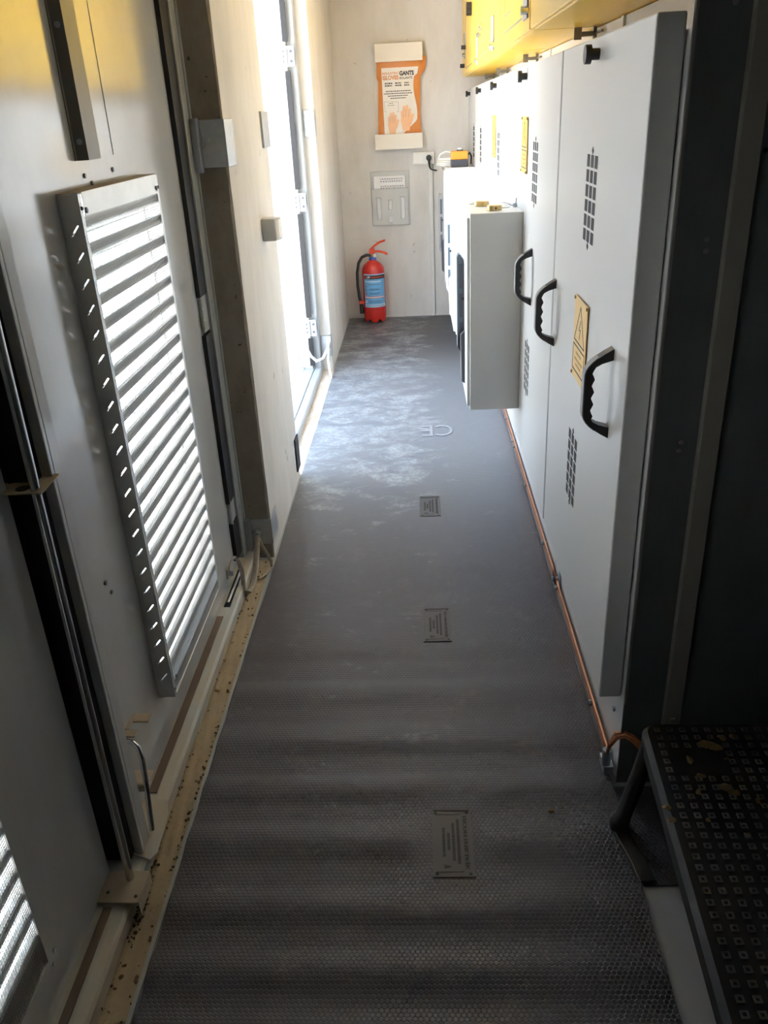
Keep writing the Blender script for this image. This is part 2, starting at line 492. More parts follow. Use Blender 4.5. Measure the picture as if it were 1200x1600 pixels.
def rubber_mat(name, x0, x1, y0, y1, th, label, wav):
    mb = MB()
    nx, ny = 40, int((y1 - y0) / 0.012)
    def h(x, y):
        return wave(x, y) if wav else th
    def edge(y):
        return 0.0012 * math.sin(y * 3.1) + 0.001 * math.sin(y * 7.7)
    g = []
    for j in range(ny + 1):
        y = y0 + (y1 - y0) * j / ny
        g.append([mb.bm.verts.new((x0 + (x1 - x0) * i / nx + (edge(y) if i == 0 else 0), y, h(x0 + (x1 - x0) * i / nx, y))) for i in range(nx + 1)])
    for j in range(ny):
        for i in range(nx):
            mb.bm.faces.new((g[j][i], g[j][i + 1], g[j + 1][i + 1], g[j + 1][i]))
    for side in (0, nx):
        lo = [mb.bm.verts.new((g[j][side].co.x, g[j][side].co.y, 0.0005)) for j in range(ny + 1)]
        for j in range(ny):
            mb.bm.faces.new((g[j][side], g[j + 1][side], lo[j + 1], lo[j]))
    for j in (0, ny):
        lo = [mb.bm.verts.new((v.co.x, v.co.y, 0.0005)) for v in g[j]]
        for i in range(nx): mb.bm.faces.new((g[j][i], g[j][i + 1], lo[i + 1], lo[i]))
    o = mb.build(name, M['mat'], smooth=True)
    return tag(o, label, 'mat')
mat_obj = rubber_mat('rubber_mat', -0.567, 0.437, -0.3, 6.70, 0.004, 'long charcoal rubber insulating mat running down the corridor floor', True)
rubber_mat('rubber_mat', 0.442, 0.60, 1.237, 1.52, 0.004, 'short charcoal rubber mat piece under the black step', False)

def lumpy(name, x0, x1, y0, y1, z, amp, m, label, cat, kind):
    mb = MB()
    nx = 8; ny = int((y1 - y0) / 0.012)
    g = []
    for j in range(ny + 1):
        y = y0 + (y1 - y0) * j / ny
        row = []
        for i in range(nx + 1):
            e = amp * (math.sin(y * 23 + i * 1.7) * 0.4 + random.uniform(-0.5, 0.5)) if 0 < i < nx else -z * 0.6
            row.append(mb.bm.verts.new((x0 + (x1 - x0) * i / nx, y, max(0.0004, z + e))))
        g.append(row)
    for j in range(ny):
        for i in range(nx): mb.bm.faces.new((g[j][i], g[j][i + 1], g[j + 1][i + 1], g[j + 1][i]))
    o = mb.build(name, m, smooth=True)
    return tag(o, label, cat, kind=kind)
lumpy('sandy_dirt', -0.634, -0.578, -0.3, 2.70, 0.004, 0.003, M['sand'], 'sandy yellow dirt layer between the closed door sill and the mat', 'dirt', 'stuff')
lumpy('rusty_dirt', -0.634, -0.561, 3.50, 5.25, 0.003, 0.002, M['sand_pale'], 'pale rust stained dirt between the open door sill and the mat', 'dirt', 'stuff')
struct(MB().bx(-0.578, -0.5695, -0.3, 2.70, 0.0, 0.0085).build('trim_1', M['frame_grey']), 'pale grey edging strip between sandy dirt and mat', 'edging')
def crumbs(name, spots, n, label):
    mb = MB()
    for _ in range(n):
        x0, x1, y0, y1 = random.choice(spots)
        x, y = random.uniform(x0, x1), random.uniform(y0, y1)
        r = 0.001 + 0.0032 * random.random() ** 2
        mtx = Matrix.Translation((x, y, 0.004 + r * 0.5)) @ Matrix.Rotation(random.uniform(0, 3), 4, Vector((random.random(), random.random(), 1)).normalized())
        res = bmesh.ops.create_icosphere(mb.bm, subdivisions=1, radius=r, matrix=mtx)
        for v in res['verts']: v.co += Vector((random.uniform(-1, 1), random.uniform(-1, 1), random.uniform(-1, 1))) * r * 0.3
    return tag(mb.build(name, M['crumb']), label, 'dirt', kind='stuff')
crumbs('dirt_crumbs', [(-0.634, -0.615, 0.95, 1.30), (-0.634, -0.61, 1.1, 1.28), (-0.634, -0.625, 1.3, 2.6), (-0.590, -0.580, 0.9, 2.2), (-0.588, -0.580, 1.2, 1.8), (-0.63, -0.585, 2.3, 2.68)], 300, 'dark soil crumbs scattered over the sandy dirt by the sill')
pb = MB()
bmesh.ops.create_icosphere(pb.bm, subdivisions=2, radius=0.006, matrix=Matrix.Translation((0.276, 1.435, 0.013)) @ Matrix.Diagonal((1.4, 0.9, 0.8, 1)))
tag(pb.build('pebble', M['mud'], smooth=True), 'tiny brown pebble lying alone on the charcoal mat', 'pebble')

# embossed manufacturer panels in the mat
def mat_label(cx, cy, w, l):
    top = max(wave(cx + i * w / 4, cy + j * l / 16) for i in (-2, 0, 2) for j in range(-8, 9))
    zb, zt = 0.004, top + 0.0016
    mb = MB()
    def ring(x0, x1, y0, y1, t, z):
        mb.bx(x0, x1, y0, y0 + t, zb, z); mb.bx(x0, x1, y1 - t, y1, zb, z)
        mb.bx(x0, x0 + t, y0 + t, y1 - t, zb, z); mb.bx(x1 - t, x1, y0 + t, y1 - t, zb, z)
    x0, x1, y0, y1 = cx - w / 2, cx + w / 2, cy - l / 2, cy + l / 2
    mb.bx(x0, x1, y0, y1, zb, zt - 0.001)
    ring(x0, x1, y0, y1, 0.004, zt + 0.0008)
    ring(x0 + 0.007, x1 - 0.024, y0 + 0.014, y1 - 0.014, 0.002, zt + 0.0004)
    e = mb.build('embossed_panel', M['mat_label'], mat_obj)
    for sx in (x0 + 0.009, x1 - 0.010):
        for sy in (y0 + 0.009, y1 - 0.009):
            MB().cyl((sx, sy, zb), (sx, sy, zt + 0.0006), 0.0035, 12).build('corner_stud', M['mat_text'], e)
    mb = MB()
    def T(s, xr, ytop, hgt, wid):
        fit_text(mb, s, frame_mtx((xr, ytop, zt - 0.0006), (0, -1, 0), (1, 0, 0)), wid, hgt, 0.015, 0.0008)
    T('TECON ELEKTR\u0130K', x1 - 0.0205, y1 - 0.017, 0.0115, l - 0.037)
    mb.build('lettering', M['mat_text'], e)
    mb = MB()
    lines = [(x1 - 0.036, 0.030, 0.125), (x1 - 0.047, 0.041, 0.105), (x1 - 0.058, 0.070, 0.047), (x1 - 0.069, 0.055, 0.080)]
    for xr, off, ln in lines:
        y = y1 - off * l / 0.19; end = y - ln * l / 0.19
        while y > end:
            g = random.uniform(0.0035, 0.0065)
            mb.bx(xr, xr + 0.0062, max(end, y - g), y, zb, zt - 0.0003)
            y -= g + 0.0014
    tri = [(x1 - 0.067, y0 + 0.034), (x1 - 0.067, y0 + 0.023), (x1 - 0.052, y0 + 0.0285)]
    mb.prism(tri, 2, zb, zt)
    mb.build('small_print', M['mat_text'], e)
    return e
for cx, cy, w, l in ((0.043, 1.352, 0.092, 0.192), (0.030, 2.231, 0.088, 0.190), (0.023, 3.122, 0.088, 0.190)): mat_label(cx, cy, w, l)
mb = MB()
fit_text(mb, 'CE', frame_mtx((0.155, 4.105, 0.0067), (-1, 0, 0), (0, -1, 0)), 0.16, 0.16, 0.0, 0.0006)
mb.build('embossed_mark', M['mat_worn'], mat_obj)

# ------------------------------------------------------------------ closed double door on the left
def louvre(root, xf, y0, y1, z0, z1, n, depth, ztop, zbot, pitch_wire):
    """slats and insect mesh inside y0..y1"""
    p = (ztop - zbot) / n
    mb = MB()
    for i in range(n):
        zt = ztop - p * i
        xi = xf - 0.008
        o_ = [(xi, zt - 0.42 * p), (xi, zt), (xi - 0.010, zt - 0.001), (xi - depth, zt - 0.80 * p), (xi - depth, zt - 0.92 * p)]
        i_ = [(xi - 0.001, zt - 0.42 * p), (xi - 0.001, zt - 0.001), (xi - 0.010, zt - 0.0022), (xi - depth + 0.001, zt - 0.82 * p), (xi - depth + 0.001, zt - 0.92 * p)]
        for k in range(4):
            q = [o_[k], o_[k + 1], i_[k + 1], i_[k]]
            mb.prism(q, 1, y0, y1)
    mb.build('louvre_slats', M['alu'], root)
    mb = MB()
    w = 0.00045
    y = y0
    while y < y1:
        mb.bx(xf - 0.004 - w, xf - 0.004 + w, y - w, y + w, z0, z1); y += pitch_wire
    z = z0
    while z < z1:
        mb.bx(xf - 0.0052 - w, xf - 0.0052 + w, y0, y1, z - w, z + w); z += pitch_wire
    mb.build('wire_mesh', M['wire'], root)
def screws(root, lst, d, r, t, m, name='screw'):
    for c in lst:
        b = MB(); screw(b, c, d, r, t); b.build(name, M[m], root)
def screw(mb, c, d, r=0.005, t=0.003):
    c = Vector(c); d = Vector(d)
    mb.cyl(c, c + d * t, r, 10)

# far leaf of the pair
d1 = struct(empty('door_1', (LEAF, 1.95, 0.0)), 'closed grey steel door leaf with tall aluminium louvre standing proud', 'door')
ly0, ly1, lz0, lz1 = 1.66, 2.20, 0.185, 1.388
mb = MB()
mb.bx(LEAF - 0.04, LEAF, 1.30, ly0 + 0.015, 0.048, 2.139)
mb.bx(LEAF - 0.04, LEAF, ly1 - 0.015, 2.639, 0.048, 2.139)
mb.bx(LEAF - 0.04, LEAF, ly0 + 0.015, ly1 - 0.015, 0.048, lz0 + 0.02)
mb.bx(LEAF - 0.04, LEAF, ly0 + 0.015, ly1 - 0.015, lz1 - 0.02, 2.139)
mb.build('leaf_panel', M['leaf'], d1)
XF = LEAF + 0.042
mb = MB()
mb.bx(XF - 0.0015, XF, ly0 + 0.002, ly0 + 0.016, lz0, lz1)  # front lips
mb.bx(LEAF, XF, ly1 - 0.002, ly1, lz0, lz1)
mb.bx(XF - 0.0015, XF, ly1 - 0.014, ly1 - 0.002, lz0, lz1)
mb.bx(LEAF, XF, ly0, ly1, lz0, lz0 + 0.002)
mb.build('louvre_frame', M['alu'], d1)
MB().bx(LEAF, XF, ly0 + 0.002, ly1 - 0.002, lz1 - 0.002, lz1 + 0.001).build('dusty_top_flange', M['tan'], d1)
mb = MB()
mb.bx(XF, XF + 0.0015, ly0 + 0.020, ly1 - 0.016, lz1 - 0.043, lz1 + 0.001)
mb.build('top_plate', M['alu'], d1, bevel=0.0005)
MB().bx(XF - 0.006, XF - 0.002, ly0 + 0.016, ly1 - 0.014, lz0, lz0 + 0.035).build('bottom_rail', M['zinc'], d1)
louvre(d1, XF, ly0 + 0.012, ly1 - 0.003, lz0 + 0.02, lz1 - 0.02, 22, 0.055, lz1 - 0.045, lz0 + 0.035, 0.0062)
# near flange with a slanted slot per slat: daylight shows through the slots
mb = MB()
edges = []
def loop(pts):
    vs = [mb.bm.verts.new((x, ly0 + 0.001, z)) for x, z in pts]
    for k in range(len(vs)): edges.append(mb.bm.edges.new((vs[k], vs[(k + 1) % len(vs)])))
loop([(LEAF, lz0), (XF, lz0), (XF, lz1), (LEAF, lz1)])
ca, sa = math.cos(math.radians(50)), math.sin(math.radians(50))
tabs = []
for i in range(22):
    z = lz1 - 0.045 - (lz1 - lz0 - 0.08) / 22 * (i + 0.45)
    cx_ = LEAF + 0.024
    L_, w_ = 0.0125, 0.0015
    loop([(cx_ + a_ * L_ * ca - b_ * w_ * sa, z + a_ * L_ * sa + b_ * w_ * ca) for a_, b_ in ((-1, -1), (1, -1), (1, 1), (-1, 1))])
    tabs.append((cx_, z))
bmesh.ops.triangle_fill(mb.bm, use_beauty=True, use_dissolve=False, edges=edges)
mb.build('slotted_flange', M['alu'], d1)
for cx_, z in tabs:
    mt = Matrix.Translation((cx_ - 0.006, ly0, z - 0.007)) @ Matrix.Rotation(math.radians(-50), 4, 'Y')
    MB().bx(-0.004, 0.004, -0.005, 0.004, -0.0012, 0.0012, mt).build('lit_slat_tab', M['white'], d1)  # white colour stands in for daylight leaking at the slots
screws(d1, [(XF + 0.0015, ly0 + 0.026, lz1 - 0.033), (XF + 0.0015, ly1 - 0.026, lz1 - 0.031)], (1, 0, 0), 0.0055, 0.003, 'dark_grey')
screws(d1, [(XF, ly0 + 0.009, lz1 - 0.028), (XF, ly1 - 0.006, lz1 - 0.03), (XF, ly0 + 0.01, lz0 + 0.02), (XF, ly0 + 0.03, lz0 + 0.045)], (1, 0, 0), 0.004, 0.003, 'dark_grey')
screws(d1, [(LEAF, y, z) for y, z in ((1.827, 1.410), (2.005, 1.412), (1.86, 1.393), (2.27, 0.152), (2.25, 0.128), (1.73, 0.165), (1.50, 0.62), (1.52, 0.585))], (1, 0, 0), 0.005, 0.003, 'dark_grey')
# vertical cable channel above the louvre, ending in an open foot
mb = MB()
cy0, cy1, cz = 1.800, 1.885, 1.440
o_ = [(LEAF, cy0 - 0.008), (LEAF + 0.002, cy0 - 0.008), (LEAF + 0.002, cy0), (LEAF + 0.022, cy0 + 0.012), (LEAF + 0.022, cy1), (LEAF, cy1)]
i_ = [(LEAF, cy0 - 0.006), (LEAF + 0.0005, cy0 - 0.006), (LEAF + 0.0005, cy0 + 0.002), (LEAF + 0.0205, cy0 + 0.0135), (LEAF + 0.0205, cy1 - 0.0015), (LEAF, cy1 - 0.0015)]
mb.band(o_, i_, 2, cz, 2.13)
mb.build('cable_channel', M['bronze_paint'], d1)
screws(d1, [(LEAF + 0.012, 1.802, 1.475), (LEAF + 0.012, 1.802, 1.68)], (0.6, -0.8, 0), 0.006, 0.003, 'zinc', 'channel_bolt')
# thin line of a stiffener edge on the leaf
MB().bx(LEAF, LEAF + 0.0012, 2.03, 2.032, 1.44, 2.13).bx(LEAF, LEAF + 0.0012, 1.89, 2.03, 1.440, 1.442).build('stiffener_edge', M['leaf'], d1)
# meeting edge, locking rod, guides
MB().bx(LEAF - 0.02, LEAF + 0.048, 1.287, 1.3, 0.052, 2.13).bx(LEAF, LEAF + 0.048, 1.3, 1.335, 0.052, 2.13).build('meeting_profile', M['leaf'], d1, bevel=0.002)
MB().bx(LEAF - 0.07, LEAF + 0.03, 1.262, 1.286, 0.06, 2.13).bx(LEAF - 0.075, LEAF - 0.045, 1.20, 1.34, 0.048, 2.139).build('rubber_seal', M['black'], d1)
mb = MB()
for za, zb_ in ((0.075, 0.22), (0.30, 0.89), (1.01, 2.13)):
    mb.bx(LEAF, LEAF + 0.014, 2.562, 2.638, za, zb_)
mb.build('hinge_side_seal', M['black'], d1)
for zc in (0.265, 0.955):
    mb = MB()
    mb.bx(LEAF, LEAF + 0.010, 2.575, 2.639, zc - 0.058, zc + 0.058)
    for dz in (-0.034, 0.0, 0.034): mb.cyl((LEAF + 0.009, 2.572, zc + dz - 0.013), (LEAF + 0.009, 2.572, zc + dz + 0.013), 0.006, 10)
    h = mb.build('hinge', M['frame_grey'], d1, bevel=0.001)
    screws(h, [(LEAF + 0.0195, 2.668, zc + dz) for dz in (-0.022, 0.022)], (1, 0, 0), 0.007, 0.0025, 'zinc')
# short handle of the lower bolt with its plates
mb = MB()
mb.bx(LEAF, LEAF + 0.010, 1.435, 1.485, 0.27, 0.276).bx(LEAF, LEAF + 0.046, 1.463, 1.49, 0.27, 0.274).bx(LEAF, LEAF + 0.030, 1.412, 1.435, 0.27, 0.274)
mb.build('catch_plate', M['tan'], d1)
mb = MB()
mb.bx(LEAF, LEAF + 0.052, 1.372, 1.425, 0.160, 0.164).bx(LEAF, LEAF + 0.052, 1.370, 1.372, 0.150, 0.164)
mb.build('guide_plate', M['tan'], d1, bevel=0.001)
MB().tube([(LEAF + 0.004, 1.412, 0.262), (LEAF + 0.022, 1.408, 0.262), (LEAF + 0.038, 1.400, 0.252), (LEAF + 0.044, 1.392, 0.225), (LEAF + 0.047, 1.378, 0.17), (LEAF + 0.052, 1.345, 0.06)], 0.0062, 12, up=(0, 1, 0)).build('bolt_handle', M['chrome'], d1, smooth=True)

# long locking rod in front of the meeting gap
rod = empty('locking_rod', (-0.648, 1.232, 0.05)); tag(rod, 'tall polished steel locking rod in front of the black gap between door leaves', 'rod')
MB().cyl((-0.648, 1.216, 0.052), (-0.648, 1.25, 2.12), 0.0085, 20).build('rod_shaft', M['chrome'], rod, smooth=True)
mb = MB(); mb.bx(-0.70, -0.613, 1.155, 1.235, 0.052, 0.058).bx(-0.613, -0.611, 1.155, 1.235, 0.022, 0.058)
fp = mb.build('floor_plate', M['tan'], rod, bevel=0.001)
screws(fp, [(-0.684, 1.18, 0.058), (-0.622, 1.17, 0.058)], (0, 0, 1), 0.0035, 0.0015, 'dark_grey')
mb = MB()
zg = 0.958
mb.prism([(-0.79, 1.217), (-0.632, 1.217), (-0.632, 1.232), (-0.634, 1.298), (-0.79, 1.31)], 2, zg, zg + 0.003)
gp = mb.build('rod_guide_plate', M['tan'], rod, bevel=0.0005)
MB().cyl((-0.672, 1.236, zg + 0.0026), (-0.672, 1.236, zg + 0.0036), 0.012, 16).build('plate_hole', M['slot'], gp)
MB().cyl((-0.705, 1.262, zg + 0.0026), (-0.705, 1.262, zg + 0.0036), 0.004, 12).build('plate_hole', M['slot'], gp)

# near leaf of the pair
d2 = struct(empty('door_2', (LEAF - 0.01, 0.5, 0.0)), 'closed grey steel door leaf close to the viewer with flush louvre', 'door')
L2 = LEAF - 0.010
ny0, ny1, nz0, nz1 = 0.45, 0.955, 0.155, 0.80
mb = MB()
mb.bx(L2 - 0.034, L2, -0.35, ny0, 0.048, 2.139).bx(L2 - 0.034, L2, ny1, 1.235, 0.048, 2.139)
mb.bx(L2 - 0.034, L2, ny0, ny1, 0.048, nz0).bx(L2 - 0.034, L2, ny0, ny1, nz1, 2.139)
mb.build('leaf_panel', M['leaf'], d2)
mb = MB()
mb.bx(L2, L2 + 0.0025, ny1, ny1 + 0.035, nz0 - 0.03, nz1 + 0.03).bx(L2, L2 + 0.0025, ny0 - 0.03, ny1, nz0 - 0.03, nz0)
mb.build('louvre_frame', M['leaf'], d2, bevel=0.001)
louvre(d2, L2 + 0.002, ny0, ny1, nz0, nz1, 12, 0.045, nz1 - 0.005, nz0 + 0.02, 0.0062)
MB().bx(L2 - 0.03, L2 - 0.012, ny0, ny1, nz0, nz0 + 0.045).build('bottom_rail', M['bronze_paint'], d2)
screws(d2, [(L2 + 0.0025, 0.978, 0.155), (L2 + 0.0025, 0.965, 0.135)], (1, 0, 0), 0.0045, 0.003, 'zinc')

# frame and sill of the closed pair
f1 = struct(empty('trim_2', (-0.66, 1.2, 0.0)), 'grey steel sill and jamb frame of the closed door pair', 'door frame')
mb = MB()
mb.prism([(-0.76, 0.0), (-0.634, 0.0), (-0.634, 0.036), (-0.640, 0.044), (-0.660, 0.047), (-0.76, 0.047)], 1, -0.35, 2.72)
mb.build('sill', M['sill'], f1, bevel=0.0015)
MB().bx(-0.685, -0.664, 1.47, 2.24, 0.046, 0.051).bx(-0.685, -0.668, -0.3, 1.15, 0.046, 0.051).build('brown_strip', M['strip_brown'], f1)
mb = MB()
mb.bx(-0.760, LEAF + 0.020, 2.64, 2.70, 0.0, 2.14).bx(LEAF + 0.010, LEAF + 0.024, 2.70, 2.719, 0.0, 2.14)
mb.build('jamb', M['frame_grey'], f1, bevel=0.0025)
MB().bx(-0.676, -0.655, 2.30, 2.55, 0.0462, 0.0475).build('latch_slot', M['slot'], f1)
MB().tube([(-0.665, 2.32, 0.052), (-0.663, 2.42, 0.052), (-0.662, 2.53, 0.054)], 0.004, 8).build('latch_pin', M['zinc'], f1, smooth=True)
mb = MB()
mb.prism([(-0.69, 1.30), (-0.622, 1.27), (-0.612, 1.29), (-0.616, 1.40), (-0.632, 1.445), (-0.69, 1.45)], 2, 0.0472, 0.051)
mb.bx(-0.6335, -0.6305, 1.29, 1.40, 0.018, 0.05)
mb.build('strike_plate', M['sill'], f1)
# ------------------------------------------------------------------ zinc wall brackets on the pier
def pier_bracket(z0, z1, label, clamp):
    e = empty('hinge_bracket', (-0.625, 2.71, z0)); tag(e, label, 'bracket', 'zinc brackets on the concrete pier')
    mb = MB()
    mb.bx(-0.648, -0.571, 2.713, 2.716, z0, z1).bx(-0.5735, -0.5705, 2.713, 2.835, z0, z1)
    mb.build('wrap_plate', M['zinc'], e, bevel=0.001)
    mb = MB()
    mb.bx(-0.690, -0.648, 2.690, 2.716, z0 - 0.012, z1 + 0.006).bx(-0.652, -0.646, 2.676, 2.700, z0 - 0.012, z1 + 0.006)
    mb.build('clip', M['zinc'], e, bevel=0.002)
    screws(e, [(-0.620, 2.713, (z0 + z1) / 2 + 0.01), (-0.642, 2.713, (z0 + z1) / 2)], (0, -1, 0), 0.007, 0.006, 'chrome', 'bolt')
pier_bracket(1.372, 1.505, 'upper zinc bracket wrapped round the pier edge above the louvre height', False)
pier_bracket(0.062, 0.165, 'lower zinc bracket on the pier edge near the floor by the braid', True)
st = empty('earth_braid', (-0.64, 2.55, 0.03)); tag(st, 'flat tinned earth braid looping from closed door to lower zinc bracket', 'earth strap')
MB().tube([(-0.682, 2.450, 0.100), (-0.676, 2.460, 0.128), (-0.664, 2.478, 0.138), (-0.652, 2.482, 0.120), (-0.643, 2.475, 0.078), (-0.632, 2.425, 0.032), (-0.624, 2.445, 0.012), (-0.618, 2.500, 0.014), (-0.616, 2.560, 0.036), (-0.620, 2.630, 0.072), (-0.626, 2.694, 0.108)], 0.0135, 12, 0.28, up=(0, 1, 0.3)).build('braid', M['braid'], st, smooth=True)
MB().tube([(-0.622, 2.694, 0.108), (-0.606, 2.665, 0.085), (-0.585, 2.640, 0.060), (-0.567, 2.625, 0.035), (-0.566, 2.610, 0.018), (-0.585, 2.575, 0.010), (-0.604, 2.545, 0.009)], 0.0075, 10, 0.5).build('second_braid', M['braid'], st, smooth=True)
MB().bx(LEAF, LEAF + 0.008, 2.435, 2.465, 0.075, 0.110).cyl((LEAF, 2.45, 0.088), (LEAF + 0.022, 2.45, 0.088), 0.009, 6).build('lug', M['zinc'], st)
MB().cyl((-0.624, 2.712, 0.112), (-0.624, 2.690, 0.112), 0.010, 6).build('lug', M['zinc'], st)

# ------------------------------------------------------------------ open door further on
f2 = struct(empty('trim_3', (-0.66, 4.4, 0.0)), 'white steel sill and jamb of the open doorway', 'door frame')
mb = MB()
mb.prism([(-0.76, 0.0), (-0.634, 0.0), (-0.634, 0.040), (-0.642, 0.046), (-0.676, 0.046), (-0.676, 0.040), (-0.684, 0.040), (-0.684, 0.048), (-0.76, 0.048)], 1, 3.50, 5.25)
mb.build('sill', M['leaf_white'], f2, bevel=0.001)
MB().bx(-0.760, -0.642, 5.155, 5.249, 0.0, 2.14).build('jamb', M['leaf_white'], f2, bevel=0.002)
MB().bx(-0.676, -0.660, 4.72, 4.95, 0.0455, 0.047).build('latch_slot', M['ink_grey'], f2)
d3 = struct(empty('door_3', (-0.69, 5.13, 0.05)), 'white steel door leaf standing open outwards at the end of the room', 'door')
MB().bx(-1.55, -0.690, 5.115, 5.155, 0.045, 2.13).build('leaf_panel', M['leaf_white'], d3)
MB().bx(-1.50, -0.745, 5.100, 5.115, 0.048, 0.060).build('bottom_edge', M['leaf_white'], d3)
mb = MB()
for za, zb_ in ((0.07, 0.245), (0.375, 0.985), (1.12, 1.73), (1.87, 2.13)): mb.bx(-0.703, -0.674, 5.106, 5.117, za, zb_)
mb.build('rubber_seal', M['black'], d3)
for zc in (0.31, 1.05, 1.80):
    mb = MB()
    mb.bx(-0.712, -0.645, 5.104, 5.117, zc - 0.05, zc + 0.05).cyl((-0.69, 5.102, zc - 0.045), (-0.69, 5.102, zc + 0.045), 0.009, 10)
    h = mb.build('hinge', M['leaf_white'], d3, bevel=0.001)
    screws(h, [(-0.662, 5.104, zc + dz) for dz in (-0.024, 0.024)], (0, -1, 0), 0.008, 0.003, 'dark_grey')
    screws(h, [(-0.703, 5.104, zc + dz) for dz in (-0.025, 0, 0.025)], (0, -1, 0), 0.006, 0.003, 'dark_grey')
def jamb_bracket(z0, z1, label):
    e = empty('hinge_bracket', (-0.60, 5.24, z0)); tag(e, label, 'bracket', 'zinc brackets beside the open door')
    MB().bx(-0.640, -0.572, 5.236, 5.246, z0, z1).bx(-0.605, -0.574, 5.222, 5.238, z0, z1).bx(-0.574, -0.571, 5.236, 5.285, z0, z1).build('wrap_plate', M['zinc'], e, bevel=0.001)
    mb = MB(); mb.bx(-0.604, -0.575, 5.2208, 5.2222, (z0 + z1) / 2 - 0.004, (z0 + z1) / 2 + 0.002)
    mb.build('joint_line', M['ink_grey'], e)
    return e
jamb_bracket(1.395, 1.532, 'upper zinc bracket on the far jamb of the open doorway')
jamb_bracket(0.098, 0.228, 'lower zinc bracket on the far jamb, white cable beside it')
c2 = empty('white_earth_cable', (-0.68, 5.0, 0.0)); tag(c2, 'white looping earth cable between the open door and its lower jamb bracket', 'cable')
MB().tube([(-0.782, 5.10, 0.105), (-0.765, 5.05, 0.17), (-0.735, 5.02, 0.225), (-0.71, 5.02, 0.215), (-0.685, 5.04, 0.15), (-0.655, 5.06, 0.112), (-0.62, 5.10, 0.115), (-0.592, 5.16, 0.16), (-0.588, 5.218, 0.185)], 0.009, 10).build('cable_loop', M['white_cable'], c2, smooth=True)
MB().tube([(-0.590, 5.21, 0.15), (-0.594, 5.16, 0.09), (-0.585, 5.12, 0.05), (-0.572, 5.06, 0.02), (-0.568, 5.02, 0.010)], 0.008, 10).build('cable_tail', M['white_cable'], c2, smooth=True)
# things on the near edge of the doorway
tag(MB().bx(-0.580, -0.5705, 3.375, 3.400, 1.40, 1.525).bx(-0.5705, -0.566, 3.375, 3.52, 1.40, 1.525).build('latch_plate', M['zinc'], bevel=0.001), 'thin upright zinc plate at the pier edge above the grey box', 'plate')
tag(MB().bx(-0.576, -0.568, 3.42, 3.51, 0.05, 0.205).build('rubber_buffer', M['black'], bevel=0.003), 'black rubber pad low on the pier edge by the open doorway', 'rubber pad')
sw = empty('door_switch', (-0.56, 3.20, 1.09)); tag(sw, 'small pale grey box fixed on the concrete pier by the open doorway', 'switch box')
mb = MB(); mb.prism([(-0.575, 3.18), (-0.525, 3.18), (-0.515, 3.20), (-0.51, 3.24), (-0.575, 3.26)], 2, 1.088, 1.168)
mb.build('housing', M['grey_plastic'], sw, bevel=0.004)
MB().prism([(-0.523, 3.184), (-0.5135, 3.20), (-0.5085, 3.242), (-0.515, 3.246), (-0.53, 3.19)], 2, 1.094, 1.162).build('cover', M['cream'], sw, bevel=0.003)

# ------------------------------------------------------------------ switchgear row on the right
XD = 0.40        # door faces
XB = 0.452       # cabinet front behind the doors
def vent(mb, yc, zc, flip=False):
    rows, rp, cp = 6, 0.0325, 0.044
    for r in range(rows):
        z = zc + (r - 2.5) * rp
        for c in (-1, 0, 1):
            mb.bx(XD - 0.0006, XD + 0.004, yc + c * cp - 0.015, yc + c * cp + 0.015, z - 0.0132, z + 0.0132)
    for s in (-1, 1):
        z = zc + s * (3 * rp + 0.006)
        mb.prism([(yc - 0.011, z), (yc, z - 0.009), (yc + 0.011, z), (yc, z + 0.009)], 0, XD - 0.0006, XD + 0.004)
def d_handle(door, y, zc):
    half = 0.098
    outer, inner = [], []
    n = 22
    for k in range(n + 1):
        t = -1 + 2 * k / n
        a = abs(t)
        xo = XD - 0.056 * (1 - max(0, (a - 0.42) / 0.58) ** 2.0) if a > 0.42 else XD - 0.056
        outer.append((min(xo, XD - 0.0002), zc + t * half))
        ti = t * 0.82
        ai = abs(t)
        xi = XD - 0.039 * (1 - max(0, (ai - 0.72) / 0.28) ** 2.2)
        if ai < 0.7: xi += 0.003 * math.sin(t * 17)
        inner.append((min(xi, XD - 0.0002) , zc + ti * half * 0.92))
    h = MB().band(outer, inner, 1, y - 0.014, y + 0.014).build('handle', M['plastic'], door)
    face = [(x - 0.0025, z * 1.0) for x, z in outer]
    mb = MB()
    mb.band(face[2:-2], outer[2:-2], 1, y - 0.0125, y + 0.0125)
    mb.build('handle_grip_face', M['handle_face'], h)
    return h
